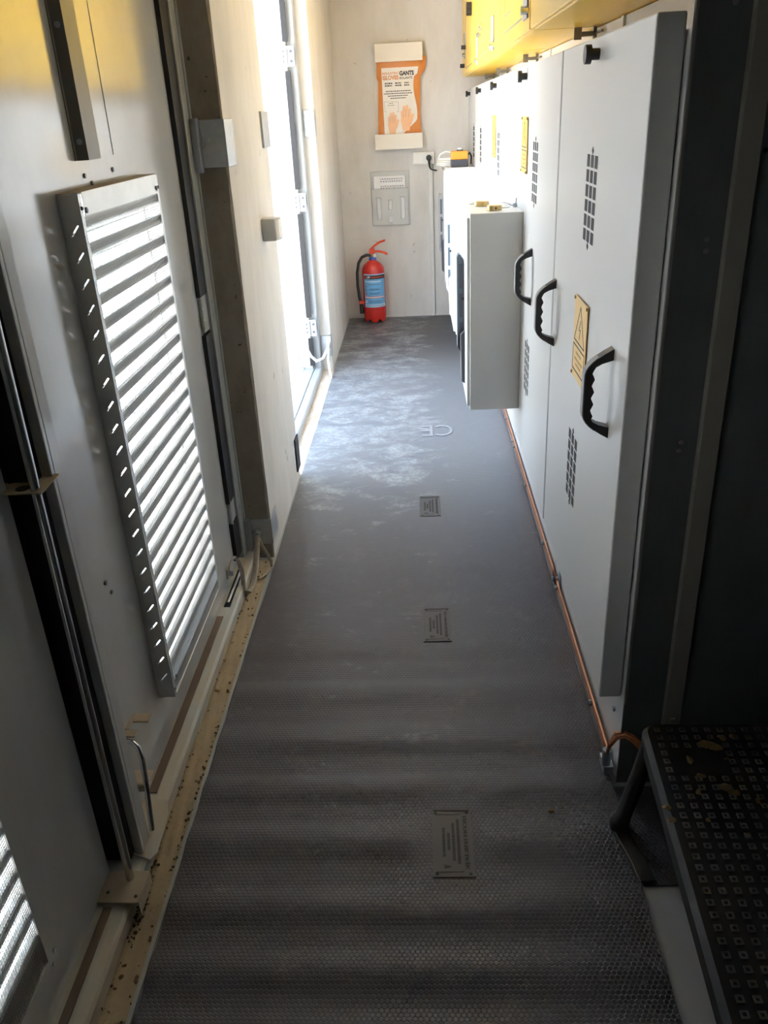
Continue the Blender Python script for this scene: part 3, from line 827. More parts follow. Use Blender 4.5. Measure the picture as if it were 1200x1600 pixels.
def warning_plate(parent, y0, y1, z0, z1, letter=True):
    p = MB().bx(XD - 0.0045, XD - 0.0025, y0, y1, z0, z1).build('warning_plate', M['plate_yellow'], parent)
    x0, x1 = XD - 0.0052, XD - 0.0044
    w, h = y1 - y0, z1 - z0
    mb = MB()
    def line(a, b, t=0.0022):
        (ya, za), (yb, zb_) = a, b
        d = math.hypot(yb - ya, zb_ - za); ny, nz = -(zb_ - za) / d * t / 2, (yb - ya) / d * t / 2
        mb.prism([(ya + ny, za + nz), (yb + ny, zb_ + nz), (yb - ny, zb_ - nz), (ya - ny, za - nz)], 0, x0, x1)
    Y = lambda u: y1 - u * w
    Z = lambda v: z0 + v * h
    t0, t1, t2 = (Y(0.10), Z(0.47)), (Y(0.90), Z(0.47)), (Y(0.5), Z(0.92))
    line(t0, t1, 0.0032); line(t1, t2); line(t2, t0)
    line((Y(0.54), Z(0.76)), (Y(0.46), Z(0.63))); line((Y(0.46), Z(0.63)), (Y(0.56), Z(0.65))); line((Y(0.56), Z(0.65)), (Y(0.48), Z(0.52)))
    line((Y(0.06), Z(0.41)), (Y(0.94), Z(0.41)), 0.0032); line((Y(0.06), Z(0.41)), (Y(0.06), Z(0.10)), 0.0015); line((Y(0.94), Z(0.41)), (Y(0.94), Z(0.10)), 0.0015); line((Y(0.06), Z(0.10)), (Y(0.94), Z(0.10)), 0.0032)
    mb.build('warning_symbol', M['ink'], p)
    mb = MB()
    for v, a, b in ((0.33, 0.3, 0.7), (0.25, 0.2, 0.8), (0.18, 0.3, 0.7)):
        u = a
        while u < b:
            mb.bx(x0, x1, Y(min(b, u + 0.06)), Y(u), Z(v) - 0.003, Z(v) + 0.003); u += 0.085
    mb.build('plate_print', M['ink_soft'], p)
    for yy in (y0 + 0.006, y1 - 0.006):
        for zz in (z0 + 0.006, z1 - 0.006): MB().cyl((XD - 0.008, yy, zz), (XD, yy, zz), 0.0045, 10).build('rivet', M['brass'], p)
def knob(door, y, z=1.592):
    mb = MB()
    mb.cyl((XD - 0.031, y, z), (XD - 0.018, y, z), 0.019, 20).cyl((XD - 0.020, y, z), (XD, y, z), 0.0115, 16)
    mb.build('knob', M['plastic'], door, smooth=True)
def mech_box(cell, y0, kinds):
    y1 = y0 + 0.44
    X0, Z0, Z1 = 0.20, 0.368, 1.143
    b = MB().bx(X0, XD - 0.0005, y0, y1, Z0, Z1).build('mechanism_box', M['cab'], cell, bevel=0.003)
    MB().bx(X0 - 0.012, X0, y0 + 0.012, y1 - 0.012, Z0 + 0.015, Z1 - 0.015).build('front_cover', M['cab'], b, bevel=0.003)
    yp = y0 + 0.20
    # tall slotted lever plate seen edge on, lock box below it
    outl = [(X0 - 0.012, 0.56), (X0 - 0.012, 0.955)] + [(X0 - 0.026 - 0.016 * math.cos(a) , 0.945 + 0.022 * math.sin(a)) for a in (PI * k / 8 + PI for k in range(0))]
    outl = [(X0 - 0.011, 0.560), (X0 - 0.024, 0.555), (X0 - 0.042, 0.585), (X0 - 0.042, 0.955), (X0 - 0.036, 0.968), (X0 - 0.027, 0.965), (X0 - 0.016, 0.948), (X0 - 0.011, 0.925)]
    MB().prism(outl, 1, yp, yp + 0.05).build('lever_plate', M[kinds[0]], b, bevel=0.002)
    mb = MB()
    for za, zb_ in ((0.83, 0.93), (0.71, 0.81), (0.60, 0.69)):
        mb.bx(X0 - 0.033, X0 - 0.019, yp - 0.0008, yp + 0.01, za, zb_)
    mb.build('lever_slots', M[kinds[1]], b)
    MB().bx(X0 - 0.022, X0 - 0.012, yp + 0.06, yp + 0.12, 0.74, 0.93).cyl((X0 - 0.018, yp + 0.055, 0.79), (X0 - 0.018, yp - 0.01, 0.79), 0.006, 8).build('lever_latch', M['plastic'], b)
    MB().prism([(X0 - 0.011, 0.43), (X0 - 0.026, 0.442), (X0 - 0.030, 0.642), (X0 - 0.011, 0.662)], 1, yp - 0.03, yp + 0.035).build('lock_box', M[kinds[2]], b, bevel=0.002)
    return b
def cell(y0, y1, label, first=False, vents=None, plate=None, knob_y=None, handles=(), box=None, kinds=None):
    e = empty('switchgear_cabinet', (0.7, (y0 + y1) / 2, 0.0)); tag(e, label, 'switchgear cabinet', 'switchgear cabinets along the corridor')
    mb = MB()
    yb0 = y0 - (0.03 if first else 0.0)
    mb.bx(XB, 1.04, yb0 + 0.004, y1, 0.0, 1.60).bx(0.552, 1.04, y0 + 0.002, y1 - 0.002, 1.60, 1.697)
    mb.build('body', M['cab'], e)
    d = MB().bx(XD, XB - 0.002, y0 + 0.004, y1 - 0.011, 0.232, 1.627).build('door', M['cab'], e, bevel=0.004)
    for (vy, vz) in vents or ():
        mb = MB(); vent(mb, vy, vz); mb.build('vent_slots', M['slot'], d)
    if plate: warning_plate(d, *plate)
    if knob_y: knob(d, knob_y)
    for hy, hz in handles: d_handle(d, hy, hz)
    # upper frame post and small hook latch on the top strip
    MB().bx(0.545, 0.552, y1 - 0.035, y1 - 0.008, 1.60, 1.697).build('frame_post', M['cab'], e)
    mb = MB()
    yl = y0 + (0.10 if first else 0.30)
    mb.bx(0.500, 0.540, yl, yl + 0.03, 1.676, 1.688).bx(0.536, 0.546, yl + 0.004, yl + 0.020, 1.662, 1.6995).bx(0.480, 0.502, yl + 0.008, yl + 0.014, 1.668, 1.6995).bx(0.540, 0.546, yl - 0.09, yl, 1.680, 1.686)
    mb.build('hook_latch', M['bronze_paint'], e)
    # narrow toe panel with its bolts
    screws(e, [(XB, y0 + 0.05, 0.16)], (-1, 0, 0), 0.006, 0.005, 'zinc', 'toe_bolt')
    MB().bx(XB - 0.001, XB + 0.002, y0 + 0.01, y1 - 0.01, 0.0, 0.012).build('base_shadow_gap', M['slot'], e)
    if box is not None: mech_box(e, box, kinds)
    return e
c1 = cell(1.57, 2.515, 'pale grey switchgear cabinet beside the black step with two big handles', True,
     ((2.035, 1.298), (2.075, 0.612)), (1.962, 2.125, 0.862, 1.066), 2.03, ((1.70, 0.942), (2.465, 0.944)))
MB().bx(XB - 0.002, XB + 0.088, 1.538, 1.5435, 0.0, 1.695).build('side_sheet', M['cab_dark'], c1)
MB().bx(XB - 0.002, XB + 0.003, 1.536, 1.5435, 0.24, 1.695).build('sheet_edge', M['cab_edge'], c1)
MB().bx(XB + 0.088, XB + 0.126, 1.520, 1.5435, 0.0, 1.695).build('edge_profile', M['cab_edge'], c1, bevel=0.002)
MB().bx(XB + 0.100, XB + 0.112, 1.512, 1.521, 0.0, 0.215).build('profile_foot', M['cab_edge'], c1, bevel=0.002)
MB().bx(XB + 0.126, 1.04, 1.530, 1.5435, 0.0, 1.695).build('end_panel', M['cab_dark'], c1)
screws(c1, [(x, 1.5385, z) for x, z in ((0.511, 1.272), (0.512, 1.252), (0.508, 0.889), (0.506, 0.871), (0.512, 1.632))], (0, -1, 0), 0.0048, 0.0025, 'cab_edge')
screws(c1, [(0.585, 1.531, 1.52), (0.588, 1.531, 1.414)], (0, -1, 0), 0.004, 0.004, 'slot')
cell(2.52, 3.785, 'pale grey switchgear cabinet under the brass padlocks, its box with black lock', False,
     ((3.00, 1.295), (3.06, 0.605)), (3.20, 3.36, 1.277, 1.464), 3.29, ((3.01, 0.950),), 3.28, ('slate', 'dark_grey', 'dark_grey'))
cell(3.79, 5.05, 'pale grey switchgear cabinet, third from the step, its box with beige lock', False,
     ((4.33, 1.295), (4.33, 0.605)), (4.46, 4.65, 1.27, 1.464), 4.47, ((4.30, 0.95),), 4.57, ('label_pale', 'slate', 'beige'))
cell(5.055, 5.92, 'narrow white switchgear cabinet with knob and vents, fourth from the step', False,
     ((5.50, 1.295), (5.50, 0.605)), None, 5.50, ())
cell(5.925, 6.715, 'last white switchgear cabinet against the end wall under the orange switch', False,
     ((6.13, 1.295),), None, 6.55, (), 6.02, ('ink_grey', 'slate', 'dark_grey'))

# yellow instrument boxes along the top
def yellow_box(y0, y1, label, win, hinges, extras=()):
    e = empty('instrument_box', (0.5, (y0 + y1) / 2, 1.70)); tag(e, label, 'instrument box', 'yellow instrument boxes above the cabinets')
    x0 = 0.350
    MB().bx(x0 + 0.012, 1.03, y0, y1, 1.70, 2.25).build('housing', M['yellow'], e, bevel=0.003)
    d = MB().bx(x0, x0 + 0.012, y0 + 0.006, y1 - 0.006, 1.703, 2.245).build('front_panel', M['yellow'], e, bevel=0.003)
    mb = MB()
    # engraved panel outlines
    for (a, b, za, zb_) in win:
        mb.bx(x0 - 0.0008, x0 + 0.002, a, b, za, za + 0.006)
        mb.bx(x0 - 0.0008, x0 + 0.002, b - 0.006, b, za, zb_)
    mb.build('panel_outline', M['bronze_paint'], d)
    for (hy, za, zb_) in hinges:
        MB().bx(x0 - 0.006, x0, hy - 0.05, hy + 0.05, za, zb_).build('grey_strap', M['handle_face'], d, bevel=0.002)
        MB().cyl((x0 - 0.022, hy - 0.045, za + 0.02), (x0, hy - 0.045, za + 0.02), 0.012, 14).build('strap_knob', M['chrome'], d)
    for kind, yy, zz in extras:
        if kind == 'gauge':
            MB().cyl((x0 - 0.030, yy, zz), (x0, yy, zz), 0.035, 20).build('gauge', M['plastic'], d)
        elif kind == 'lamps':
            for dy in (-0.08, 0.0, 0.08, 0.16): MB().cyl((x0 - 0.018, yy + dy, zz - 0.02 * (dy > 0)), (x0, yy + dy, zz - 0.02 * (dy > 0)), 0.014, 12).build('indicator_lamp', M['chrome'], d)
        elif kind == 'red':
            MB().bx(x0 - 0.006, x0, yy - 0.03, yy + 0.03, zz, zz + 0.09).build('red_flag', M['red_lever'], d)
        elif kind == 'switch':
            MB().cyl((x0 - 0.030, yy, zz), (x0, yy, zz), 0.013, 14).build('rotary_switch', M['plastic'], d)
    return e
yellow_box(1.60, 2.835, 'yellow instrument box above the big cabinet beside the step', (), ())
yellow_box(2.85, 3.795, 'yellow instrument box with wide grey strap, second from the step', ((3.05, 3.62, 1.745, 2.1), (3.42, 3.62, 1.80, 2.1)), ((2.93, 1.735, 1.95),))
yellow_box(3.81, 5.16, 'long yellow instrument box with indicator lamps and red flag', ((4.25, 4.95, 1.735, 2.1), (4.68, 4.95, 1.80, 2.1)), ((4.10, 1.72, 1.85), (5.08, 1.71, 1.86)), (('lamps', 4.75, 1.86), ('red', 4.55, 2.02)))
yellow_box(5.175, 6.62, 'yellow instrument box with black gauge, touching the end wall corner', ((5.55, 6.2, 1.735, 2.1),), ((6.3, 1.80, 1.95),), (('gauge', 5.60, 2.02), ('switch', 6.2, 1.86), ('switch', 6.35, 1.76)))

# copper earth bar along the plinth
cb = empty('copper_earth_bar', (0.43, 4.0, 0.0)); tag(cb, 'long flat copper earth bar bolted along the cabinet bases', 'earth bar')
MB().bx(0.4385, 0.4435, 1.60, 2.50, 0.018, 0.048).bx(0.4385, 0.4435, 2.42, 6.5, 0.0180, 0.048).build('bar', M['copper'], cb, bevel=0.0008)
for y in (1.80, 2.40, 2.46, 2.72, 3.25, 3.70, 3.78, 4.1, 4.7, 5.3):
    MB().cyl((0.4435, y, 0.033), (XB - 0.001, y, 0.033), 0.008, 10).cyl((0.4385, y, 0.033), (0.4310, y, 0.033), 0.0085, 6).build('bolt', M['zinc'], cb)
tag(MB().bx(0.4445, XB - 0.0005, 2.40, 2.412, 0.02, 0.14).build('joint_clip', M['zinc']), 'small zinc joint clip above the copper bar between two cabinets', 'clip')
sc_ = empty('copper_braid', (0.44, 1.56, 0.0)); tag(sc_, 'arched bunch of copper strands at the bar end beside the step', 'earth strap')
mb = MB()
for k in range(7):
    a = 2 * PI * k / 7
    dy, dz = 0.007 * math.cos(a), 0.007 * math.sin(a)
    mb.tube([(0.428 + dy * .5, 1.560 + dy, 0.075), (0.431 + dy * .3, 1.556 + dy, 0.105 + dz * .4), (0.443, 1.550 + dy, 0.137 + dz), (0.460, 1.540 + dy, 0.150 + dz), (0.480, 1.528 + dy, 0.142 + dz), (0.503, 1.515 + dy, 0.118 + dz)], 0.0042, 8)
mb.build('strands', M['copper_braid'], sc_, smooth=True)
MB().cyl((0.427, 1.562, 0.035), (0.428, 1.560, 0.085), 0.0115, 14).bx(0.420, 0.444, 1.548, 1.60, 0.015, 0.040).build('crimp_lug', M['zinc'], sc_, bevel=0.002)

# ------------------------------------------------------------------ padlocks on the first mechanism box
def padlock(loc, rot, label, small):
    e = empty('padlock', loc); tag(e, label, 'padlock', 'brass padlocks on the mechanism box')
    x, y, z = loc
    n = 10
    poly = []
    for k in range(24):
        a = 2 * PI * k / 24
        cx = math.copysign(abs(math.cos(a)) ** 0.6, math.cos(a)) * 0.028
        cy = math.copysign(abs(math.sin(a)) ** 0.7, math.sin(a)) * 0.024
        poly.append((x + cx, y + cy))
    MB().prism(poly, 2, z, z + 0.019).build('lock_body', M['brass'], e, bevel=0.002)
    mb = MB()
    pts = [(x + 0.024, y - 0.013, z + 0.0095), (x + 0.045, y - 0.013, z + 0.0095)] + [(x + 0.045 + 0.013 * math.sin(PI * k / 8), y - 0.013 * math.cos(PI * k / 8), z + 0.0095) for k in range(1, 8)] + [(x + 0.045, y + 0.013, z + 0.0095), (x + 0.024, y + 0.013, z + 0.0095)]
    mb.tube(pts, 0.0035, 8)
    mb.build('shackle', M['chrome'], e, smooth=True)
    MB().cyl((x, y - 0.0246, z + 0.0095), (x, y - 0.022, z + 0.0095), 0.004, 10).build('keyhole', M['slot'], e)
    e.rotation_euler = (0, 0, rot)
    return e
padlock((0.298, 3.36, 1.1435), 0.15, 'brass padlock lying in front on the cabinet box, keyhole towards the corridor end', False)
padlock((0.262, 3.53, 1.1435), 2.6, 'brass padlock lying behind the other one on the cabinet box', False)
wp = empty('locking_pin', (0.375, 3.45, 1.1435)); tag(wp, 'small bent steel locking pin beside the padlocks', 'pin')
MB().cyl((0.385, 3.44, 1.1435), (0.385, 3.44, 1.158), 0.009, 12).cyl((0.388, 3.44, 1.158), (0.390, 3.44, 1.178), 0.003, 8).build('pin_body', M['zinc'], wp)
MB().tube([(0.376, 3.44, 1.150), (0.355, 3.43, 1.152), (0.338, 3.42, 1.158), (0.330, 3.43, 1.162), (0.345, 3.46, 1.160), (0.372, 3.45, 1.152)], 0.0025, 8).build('wire_clip', M['chrome'], wp, smooth=True)

# ------------------------------------------------------------------ end wall fittings
g = empty('glove_holder', (-0.10, YE, 1.26)); tag(g, 'cream wall holder trays above and below the orange glove bag', 'holder')
def tray(x0, x1, z0, z1, dep, closed_z):
    yf = YE - dep
    cz0, cz1 = (z1 - 0.004, z1) if closed_z > 0 else (z0, z0 + 0.004)
    mb = MB()
    mb.bx(x0, x1, yf, yf + 0.004, z0, z1)
    mb.bx(x0, x0 + 0.004, yf + 0.004, YE - 0.007, z0, z1).bx(x1 - 0.004, x1, yf + 0.004, YE - 0.007, z0, z1)
    mb.bx(x0 + 0.004, x1 - 0.004, yf + 0.004, YE - 0.007, cz0, cz1)
    return mb
tray(-0.268, 0.070, 1.822, 1.936, 0.080, 1).build('top_tray', M['cream'], g, bevel=0.0018)
tray(-0.292, 0.058, 1.252, 1.356, 0.085, -1).build('bottom_tray', M['cream'], g, bevel=0.0018)
MB().bx(-0.280, 0.062, YE - 0.006, YE - 0.0005, 1.35, 1.83).build('back_plate', M['cream'], g)
bag = empty('glove_bag', (-0.105, YE - 0.04, 1.34)); tag(bag, 'orange insulating glove bag held between the cream trays on the end wall', 'glove bag')
yb = YE - 0.052
Lx = [(-0.258, 1.828), (-0.262, 1.72), (-0.250, 1.70), (-0.256, 1.60), (-0.262, 1.48), (-0.268, 1.34)]
Rx = [(0.094, 1.850), (0.088, 1.765), (0.050, 1.725), (0.046, 1.60), (0.042, 1.48), (0.050, 1.34)]
def lerp_side(S, z):
    for k in range(len(S) - 1):
        (x0, z0), (x1, z1) = S[k], S[k + 1]
        if z <= z0 and z >= z1: return x0 + (x1 - x0) * (z - z0) / (z1 - z0)
    return S[0][0] if z > S[0][1] else S[-1][0]
def bag_y(u, v):
    return yb + 0.010 - 0.020 * (1 - (2 * u - 1) ** 2) ** 0.6 + 0.0022 * math.sin(v * 31 + u * 7)
mb = MB()
nu, nv = 18, 30
grid = []
for j in range(nv + 1):
    z = 1.34 + (1.838 - 1.34) * j / nv
    a, b = lerp_side(Lx, min(z, 1.828)), lerp_side(Rx, z)
    grid.append([mb.bm.verts.new((a + (b - a) * i / nu, bag_y(i / nu, z), z + (0.012 * i / nu if j > nv - 3 else 0))) for i in range(nu + 1)])
for j in range(nv):
    for i in range(nu): mb.bm.faces.new((grid[j][i], grid[j][i + 1], grid[j + 1][i + 1], grid[j + 1][i]))
bb = [[mb.bm.verts.new((v.co.x, YE - 0.010, v.co.z)) for v in row] for row in (grid[0], grid[-1])]
for r, row in zip(bb, (grid[0], grid[-1])):
    for i in range(nu): mb.bm.faces.new((row[i], row[i + 1], r[i + 1], r[i]))
for i in (0, nu):
    back = [mb.bm.verts.new((grid[j][i].co.x, YE - 0.010, grid[j][i].co.z)) for j in range(nv + 1)]
    for j in range(nv): mb.bm.faces.new((grid[j][i], grid[j + 1][i], back[j + 1], back[j]))
mb.build('bag_body', M['orange_bag'], bag, smooth=True)
def on_bag(x, z, off):
    a, b = lerp_side(Lx, min(z, 1.828)), lerp_side(Rx, z)
    return Vector((x, bag_y((x - a) / (b - a), z) - off, z))
def bag_patch(name, fl, fr, z0, z1, off, m, nj=30, ni=10):
    mb = MB(); gg = []
    for j in range(nj + 1):
        z = z0 + (z1 - z0) * j / nj
        a, b = fl(z), fr(z)
        gg.append([mb.bm.verts.new(on_bag(a + (b - a) * i / ni, z, off)) for i in range(ni + 1)])
    for j in range(nj):
        for i in range(ni): mb.bm.faces.new((gg[j][i], gg[j][i + 1], gg[j + 1][i + 1], gg[j + 1][i]))
    return mb.build(name, m, bag)
def panel_r(z):
    v = (z - 1.40) / (1.79 - 1.40)
    return 0.012 + 0.012 * math.sin(v * 7.0) - (0.10 * max(0, (1.44 - z) / 0.1) if z < 1.44 else 0) + (0.02 if z > 1.73 else 0)
bag_patch('print_panel', lambda z: -0.226 + (1.79 - z) * 0.015, panel_r, 1.345, 1.785, 0.0012, M['bag_white'])
def bag_text(name, rows, m):
    mb = MB()
    for s, x, z, w, h, bold in rows:
        fit_text(mb, s, None, w, h, bold, 0.0, fn=lambda px, py, pz, x=x, z=z: on_bag(x + px, z + py, 0.0024))
    return mb.build(name, m, bag)
bag_text('orange_lettering', [('INSULATING', -0.220, 1.742, 0.116, 0.016, 0.02), ('GLOVES', -0.220, 1.708, 0.116, 0.028, 0.04)], M['orange_bag'])
bag_text('black_lettering', [('GANTS', -0.098, 1.732, 0.104, 0.030, 0.05), ('ISOLANTS', -0.098, 1.709, 0.092, 0.016, 0.02)], M['ink'])
mb = MB()
def bars(x0, x1, z, h):
    x = x0
    while x < x1:
        w = random.uniform(0.006, 0.016)
        xe = min(x1, x + w)
        vs = [mb.bm.verts.new(on_bag(a, b, 0.0024)) for a, b in ((x, z), (xe, z), (xe, z + h), (x, z + h))]
        mb.bm.faces.new(vs); x = xe + 0.003
for a, b in ((-0.205, -0.15), (-0.13, -0.085), (-0.065, -0.03)):
    bars(a, b, 1.682, 0.008); bars(a, b, 1.667, 0.008)
for z, a, b in ((1.632, -0.20, -0.02), (1.617, -0.215, -0.01), (1.602, -0.185, -0.04), (1.587, -0.168, -0.055)): bars(a, b, z, 0.0055)
for z, a, b in ((1.556, -0.18, -0.15), (1.543, -0.19, -0.14)): bars(a, b, z, 0.003)
mb.build('small_print', M['ink'], bag)
mb = MB()
for (x0, z0), (x1, z1) in (((-0.214, 1.570), (-0.112, 1.566)), ((-0.112, 1.566), (-0.112, 1.500)), ((-0.112, 1.500), (-0.212, 1.504)), ((-0.212, 1.504), (-0.214, 1.570))):
    d = Vector((x1 - x0, z1 - z0)).normalized() * 0.0012
    vs = [mb.bm.verts.new(on_bag(x, z, 0.0024)) for x, z in ((x0 - d.y, z0 + d.x), (x1 - d.y, z1 + d.x), (x1 + d.y, z1 - d.x), (x0 + d.y, z0 - d.x))]
    mb.bm.faces.new(vs)
mb.build('printed_box', M['ink_grey'], bag)
def hand_print(name, x, z, s, mirror, off):
    mb = MB()
    def cap(p0, p1, r0, r1, n=10):
        p0, p1 = Vector(p0), Vector(p1)
        d = (p1 - p0).normalized(); q = Vector((-d.y, d.x))
        poly = [p0 + q * r0, p0 - q * r0]
        for k in range(n + 1):
            a = -PI / 2 + PI * k / n
            poly.append(p1 + q * math.sin(a) * r1 + d * math.cos(a) * r1)
        vs = []
        for w in poly:
            vs.append(mb.bm.verts.new(on_bag(x + mirror * w.x * s, z + w.y * s, off)))
        mb.bm.faces.new(vs)
    cap((0.0, -0.75), (0.0, 0.0), 0.26, 0.42)
    for fx, fy, ln, r in ((-0.30, 0.15, 0.62, 0.095), (-0.10, 0.20, 0.80, 0.10), (0.10, 0.20, 0.74, 0.10), (0.29, 0.10, 0.52, 0.085)):
        cap((fx, fy), (fx * 1.12, fy + ln), r * 1.05, r)
    cap((-0.28, -0.25), (-0.55, 0.38), 0.16, 0.10)
    return mb.build(name, m=M['skin_print'], parent=bag)
hand_print('printed_hand', -0.160, 1.415, 0.078, -1, 0.0045)
hand_print('printed_hand', -0.060, 1.442, 0.092, -1, 0.0060)
for hx, hz, s in ((-0.160, 1.415, 0.078), (-0.060, 1.442, 0.092)):
    mb = MB()
    for fx in (-0.2, 0.0, 0.2):
        a = on_bag(hx - fx * s - 0.0008, hz + 0.22 * s, 0.0066); b = on_bag(hx - fx * s + 0.0008, hz + 0.22 * s, 0.0066)
        c = on_bag(hx - fx * s * 1.1 + 0.0008, hz + 0.8 * s, 0.0066); d = on_bag(hx - fx * s * 1.1 - 0.0008, hz + 0.8 * s, 0.0066)
        mb.bm.faces.new([mb.bm.verts.new(q) for q in (a, b, c, d)])
    mb.build('finger_lines', M['bronze_paint'], bag)

# document holder
dh = empty('document_holder', (-0.195, YE, 0.715)); tag(dh, 'pale grey plastic document pocket on the end wall above the extinguisher', 'document holder')
MB().bx(-0.345, -0.050, YE - 0.006, YE - 0.0005, 0.712, 1.10).build('back_plate', M['grey_plastic'], dh, bevel=0.004)
def slotted(x0, x1, z0, z1, holes, y0, y1):
    xs = sorted({x0, x1, *[h[0] for h in holes], *[h[1] for h in holes]}); zs = sorted({z0, z1, *[h[2] for h in holes], *[h[3] for h in holes]})
    mb = MB()
    for i in range(len(xs) - 1):
        for j in range(len(zs) - 1):
            cx, cz = (xs[i] + xs[i + 1]) / 2, (zs[j] + zs[j + 1]) / 2
            if any(h[0] < cx < h[1] and h[2] < cz < h[3] for h in holes): continue
            mb.bx(xs[i], xs[i + 1], y0, y1, zs[j], zs[j + 1])
    bmesh.ops.remove_doubles(mb.bm, verts=mb.bm.verts, dist=1e-5)
    return mb
slotted(-0.330, -0.065, 0.722, 0.978, [(-0.300, -0.272, 0.760, 0.915), (-0.120, -0.092, 0.760, 0.915), (-0.212, -0.188, 0.830, 0.895), (-0.212, -0.188, 0.730, 0.782)], YE - 0.032, YE - 0.028).build('pocket_front', M['grey_plastic'], dh)
MB().bx(-0.330, -0.325, YE - 0.03, YE - 0.004, 0.722, 0.978).bx(-0.070, -0.065, YE - 0.03, YE - 0.004, 0.722, 0.978).bx(-0.330, -0.065, YE - 0.03, YE - 0.004, 0.718, 0.724).build('pocket_sides', M['grey_plastic'], dh)
mb = MB()
for hx0, hx1, hz0, hz1 in ((-0.300, -0.272, 0.760, 0.915), (-0.120, -0.092, 0.760, 0.915), (-0.212, -0.188, 0.830, 0.895)):
    mb.bx(hx0 - 0.006, hx0, YE - 0.036, YE - 0.031, hz0, hz1).bx(hx1, hx1 + 0.006, YE - 0.036, YE - 0.031, hz0, hz1).bx(hx0 - 0.006, hx1 + 0.006, YE - 0.036, YE - 0.031, hz1, hz1 + 0.006)
mb.build('slot_rims', M['grey_plastic'], dh, bevel=0.002)
pp = empty('papers', (-0.2, YE - 0.015, 0.73)); tag(pp, 'white printed papers standing in the grey document pocket', 'papers')
MB().bx(-0.318, -0.082, YE - 0.020, YE - 0.010, 0.735, 1.068).build('sheets', M['paper'], pp)
for z in (1.042, 1.025, 0.99, 0.975):
    mb = MB()
    x = -0.27
    while x < -0.10:
        w = random.uniform(0.004, 0.014); mb.bx(x, x + w, YE - 0.0206, YE - 0.0199, z, z + 0.010); x += w + 0.005
    mb.build('printed_line', M['ink_grey'], pp)

# socket, plug, trunking
so = empty('socket_box', (0.06, YE, 1.135)); tag(so, 'white double socket and switch box on the end wall', 'socket')
MB().bx(-0.018, 0.140, YE - 0.040, YE - 0.0005, 1.138, 1.222).build('housing', M['white'], so, bevel=0.004)
MB().bx(-0.012, 0.058, YE - 0.044, YE - 0.039, 1.145, 1.215).build('switch_rocker', M['white'], so, bevel=0.003)
MB().cyl((0.101, YE - 0.044, 1.182), (0.101, YE - 0.039, 1.182), 0.030, 24).build('socket_face', M['white'], so)
pl = empty('plug', (0.101, YE - 0.06, 1.10)); tag(pl, 'black power plug pushed into the white socket', 'plug')
MB().cyl((0.101, YE - 0.075, 1.182), (0.101, YE - 0.0445, 1.182), 0.021, 20).cyl((0.101, YE - 0.082, 1.182), (0.101, YE - 0.074, 1.182), 0.012, 16).build('plug_body', M['plastic'], pl, smooth=True)
MB().tube([(0.101, YE - 0.078, 1.175), (0.102, YE - 0.076, 1.150), (0.104, YE - 0.070, 1.125), (0.112, YE - 0.055, 1.105), (0.135, YE - 0.03, 1.095), (0.16, YE - 0.02, 1.09)], [0.010, 0.009, 0.007, 0.005, 0.0045, 0.0045], 10).build('plug_cord', M['plastic'], pl, smooth=True)
struct(MB().bx(0.098, 0.128, YE - 0.022, YE - 0.0005, 0.0, 1.137).build('trim_4', M['duct'], bevel=0.003), 'vertical white cable trunking under the socket', 'trunking')

# orange stop box and cable on the last mechanism box
ob = empty('stop_button_box', (0.30, 6.12, 1.1435)); tag(ob, 'orange and dark grey push button box standing on the last cabinet box', 'button box')
MB().bx(0.242, 0.358, 6.08, 6.18, 1.1438, 1.190).build('lower_case', M['dark_grey'], ob, bevel=0.006)
MB().bx(0.242, 0.358, 6.08, 6.18, 1.190, 1.243).build('upper_case', M['orange'], ob, bevel=0.008)
MB().cyl((0.305, 6.13, 1.243), (0.305, 6.13, 1.250), 0.022, 18).build('button_collar', M['dark_grey'], ob)
MB().cyl((0.305, 6.13, 1.250), (0.305, 6.13, 1.262), 0.019, 18).build('white_button', M['white'], ob)
cc = empty('coiled_cable', (0.22, 6.3, 1.1435)); tag(cc, 'coil of pale grey cable lying beside the orange button box', 'cable')
mb = MB()
for k in range(4):
    cx, cy, rx, ry = 0.235 + 0.004 * k, 6.31, 0.085, 0.10 - 0.006 * k
    pts = [(cx + rx * math.cos(a), cy + ry * math.sin(a), 1.1505 + 0.0125 * k + 0.002 * math.sin(2 * a)) for a in (2 * PI * i / 40 for i in range(41))]
    mb.tube(pts, 0.006, 8)
mb.build('coils', M['white_cable'], cc, smooth=True)
MB().tube([(0.16, 6.29, 1.19), (0.175, 6.24, 1.222), (0.21, 6.20, 1.240), (0.245, 6.186, 1.236), (0.252, 6.182, 1.215)], 0.006, 8).build('lead', M['white_cable'], cc, smooth=True)
MB().tube([(0.352, 6.186, 1.20), (0.375, 6.20, 1.225), (0.388, 6.23, 1.20), (0.385, 6.25, 1.152)], 0.006, 8).build('dark_lead', M['dark_grey'], cc, smooth=True)

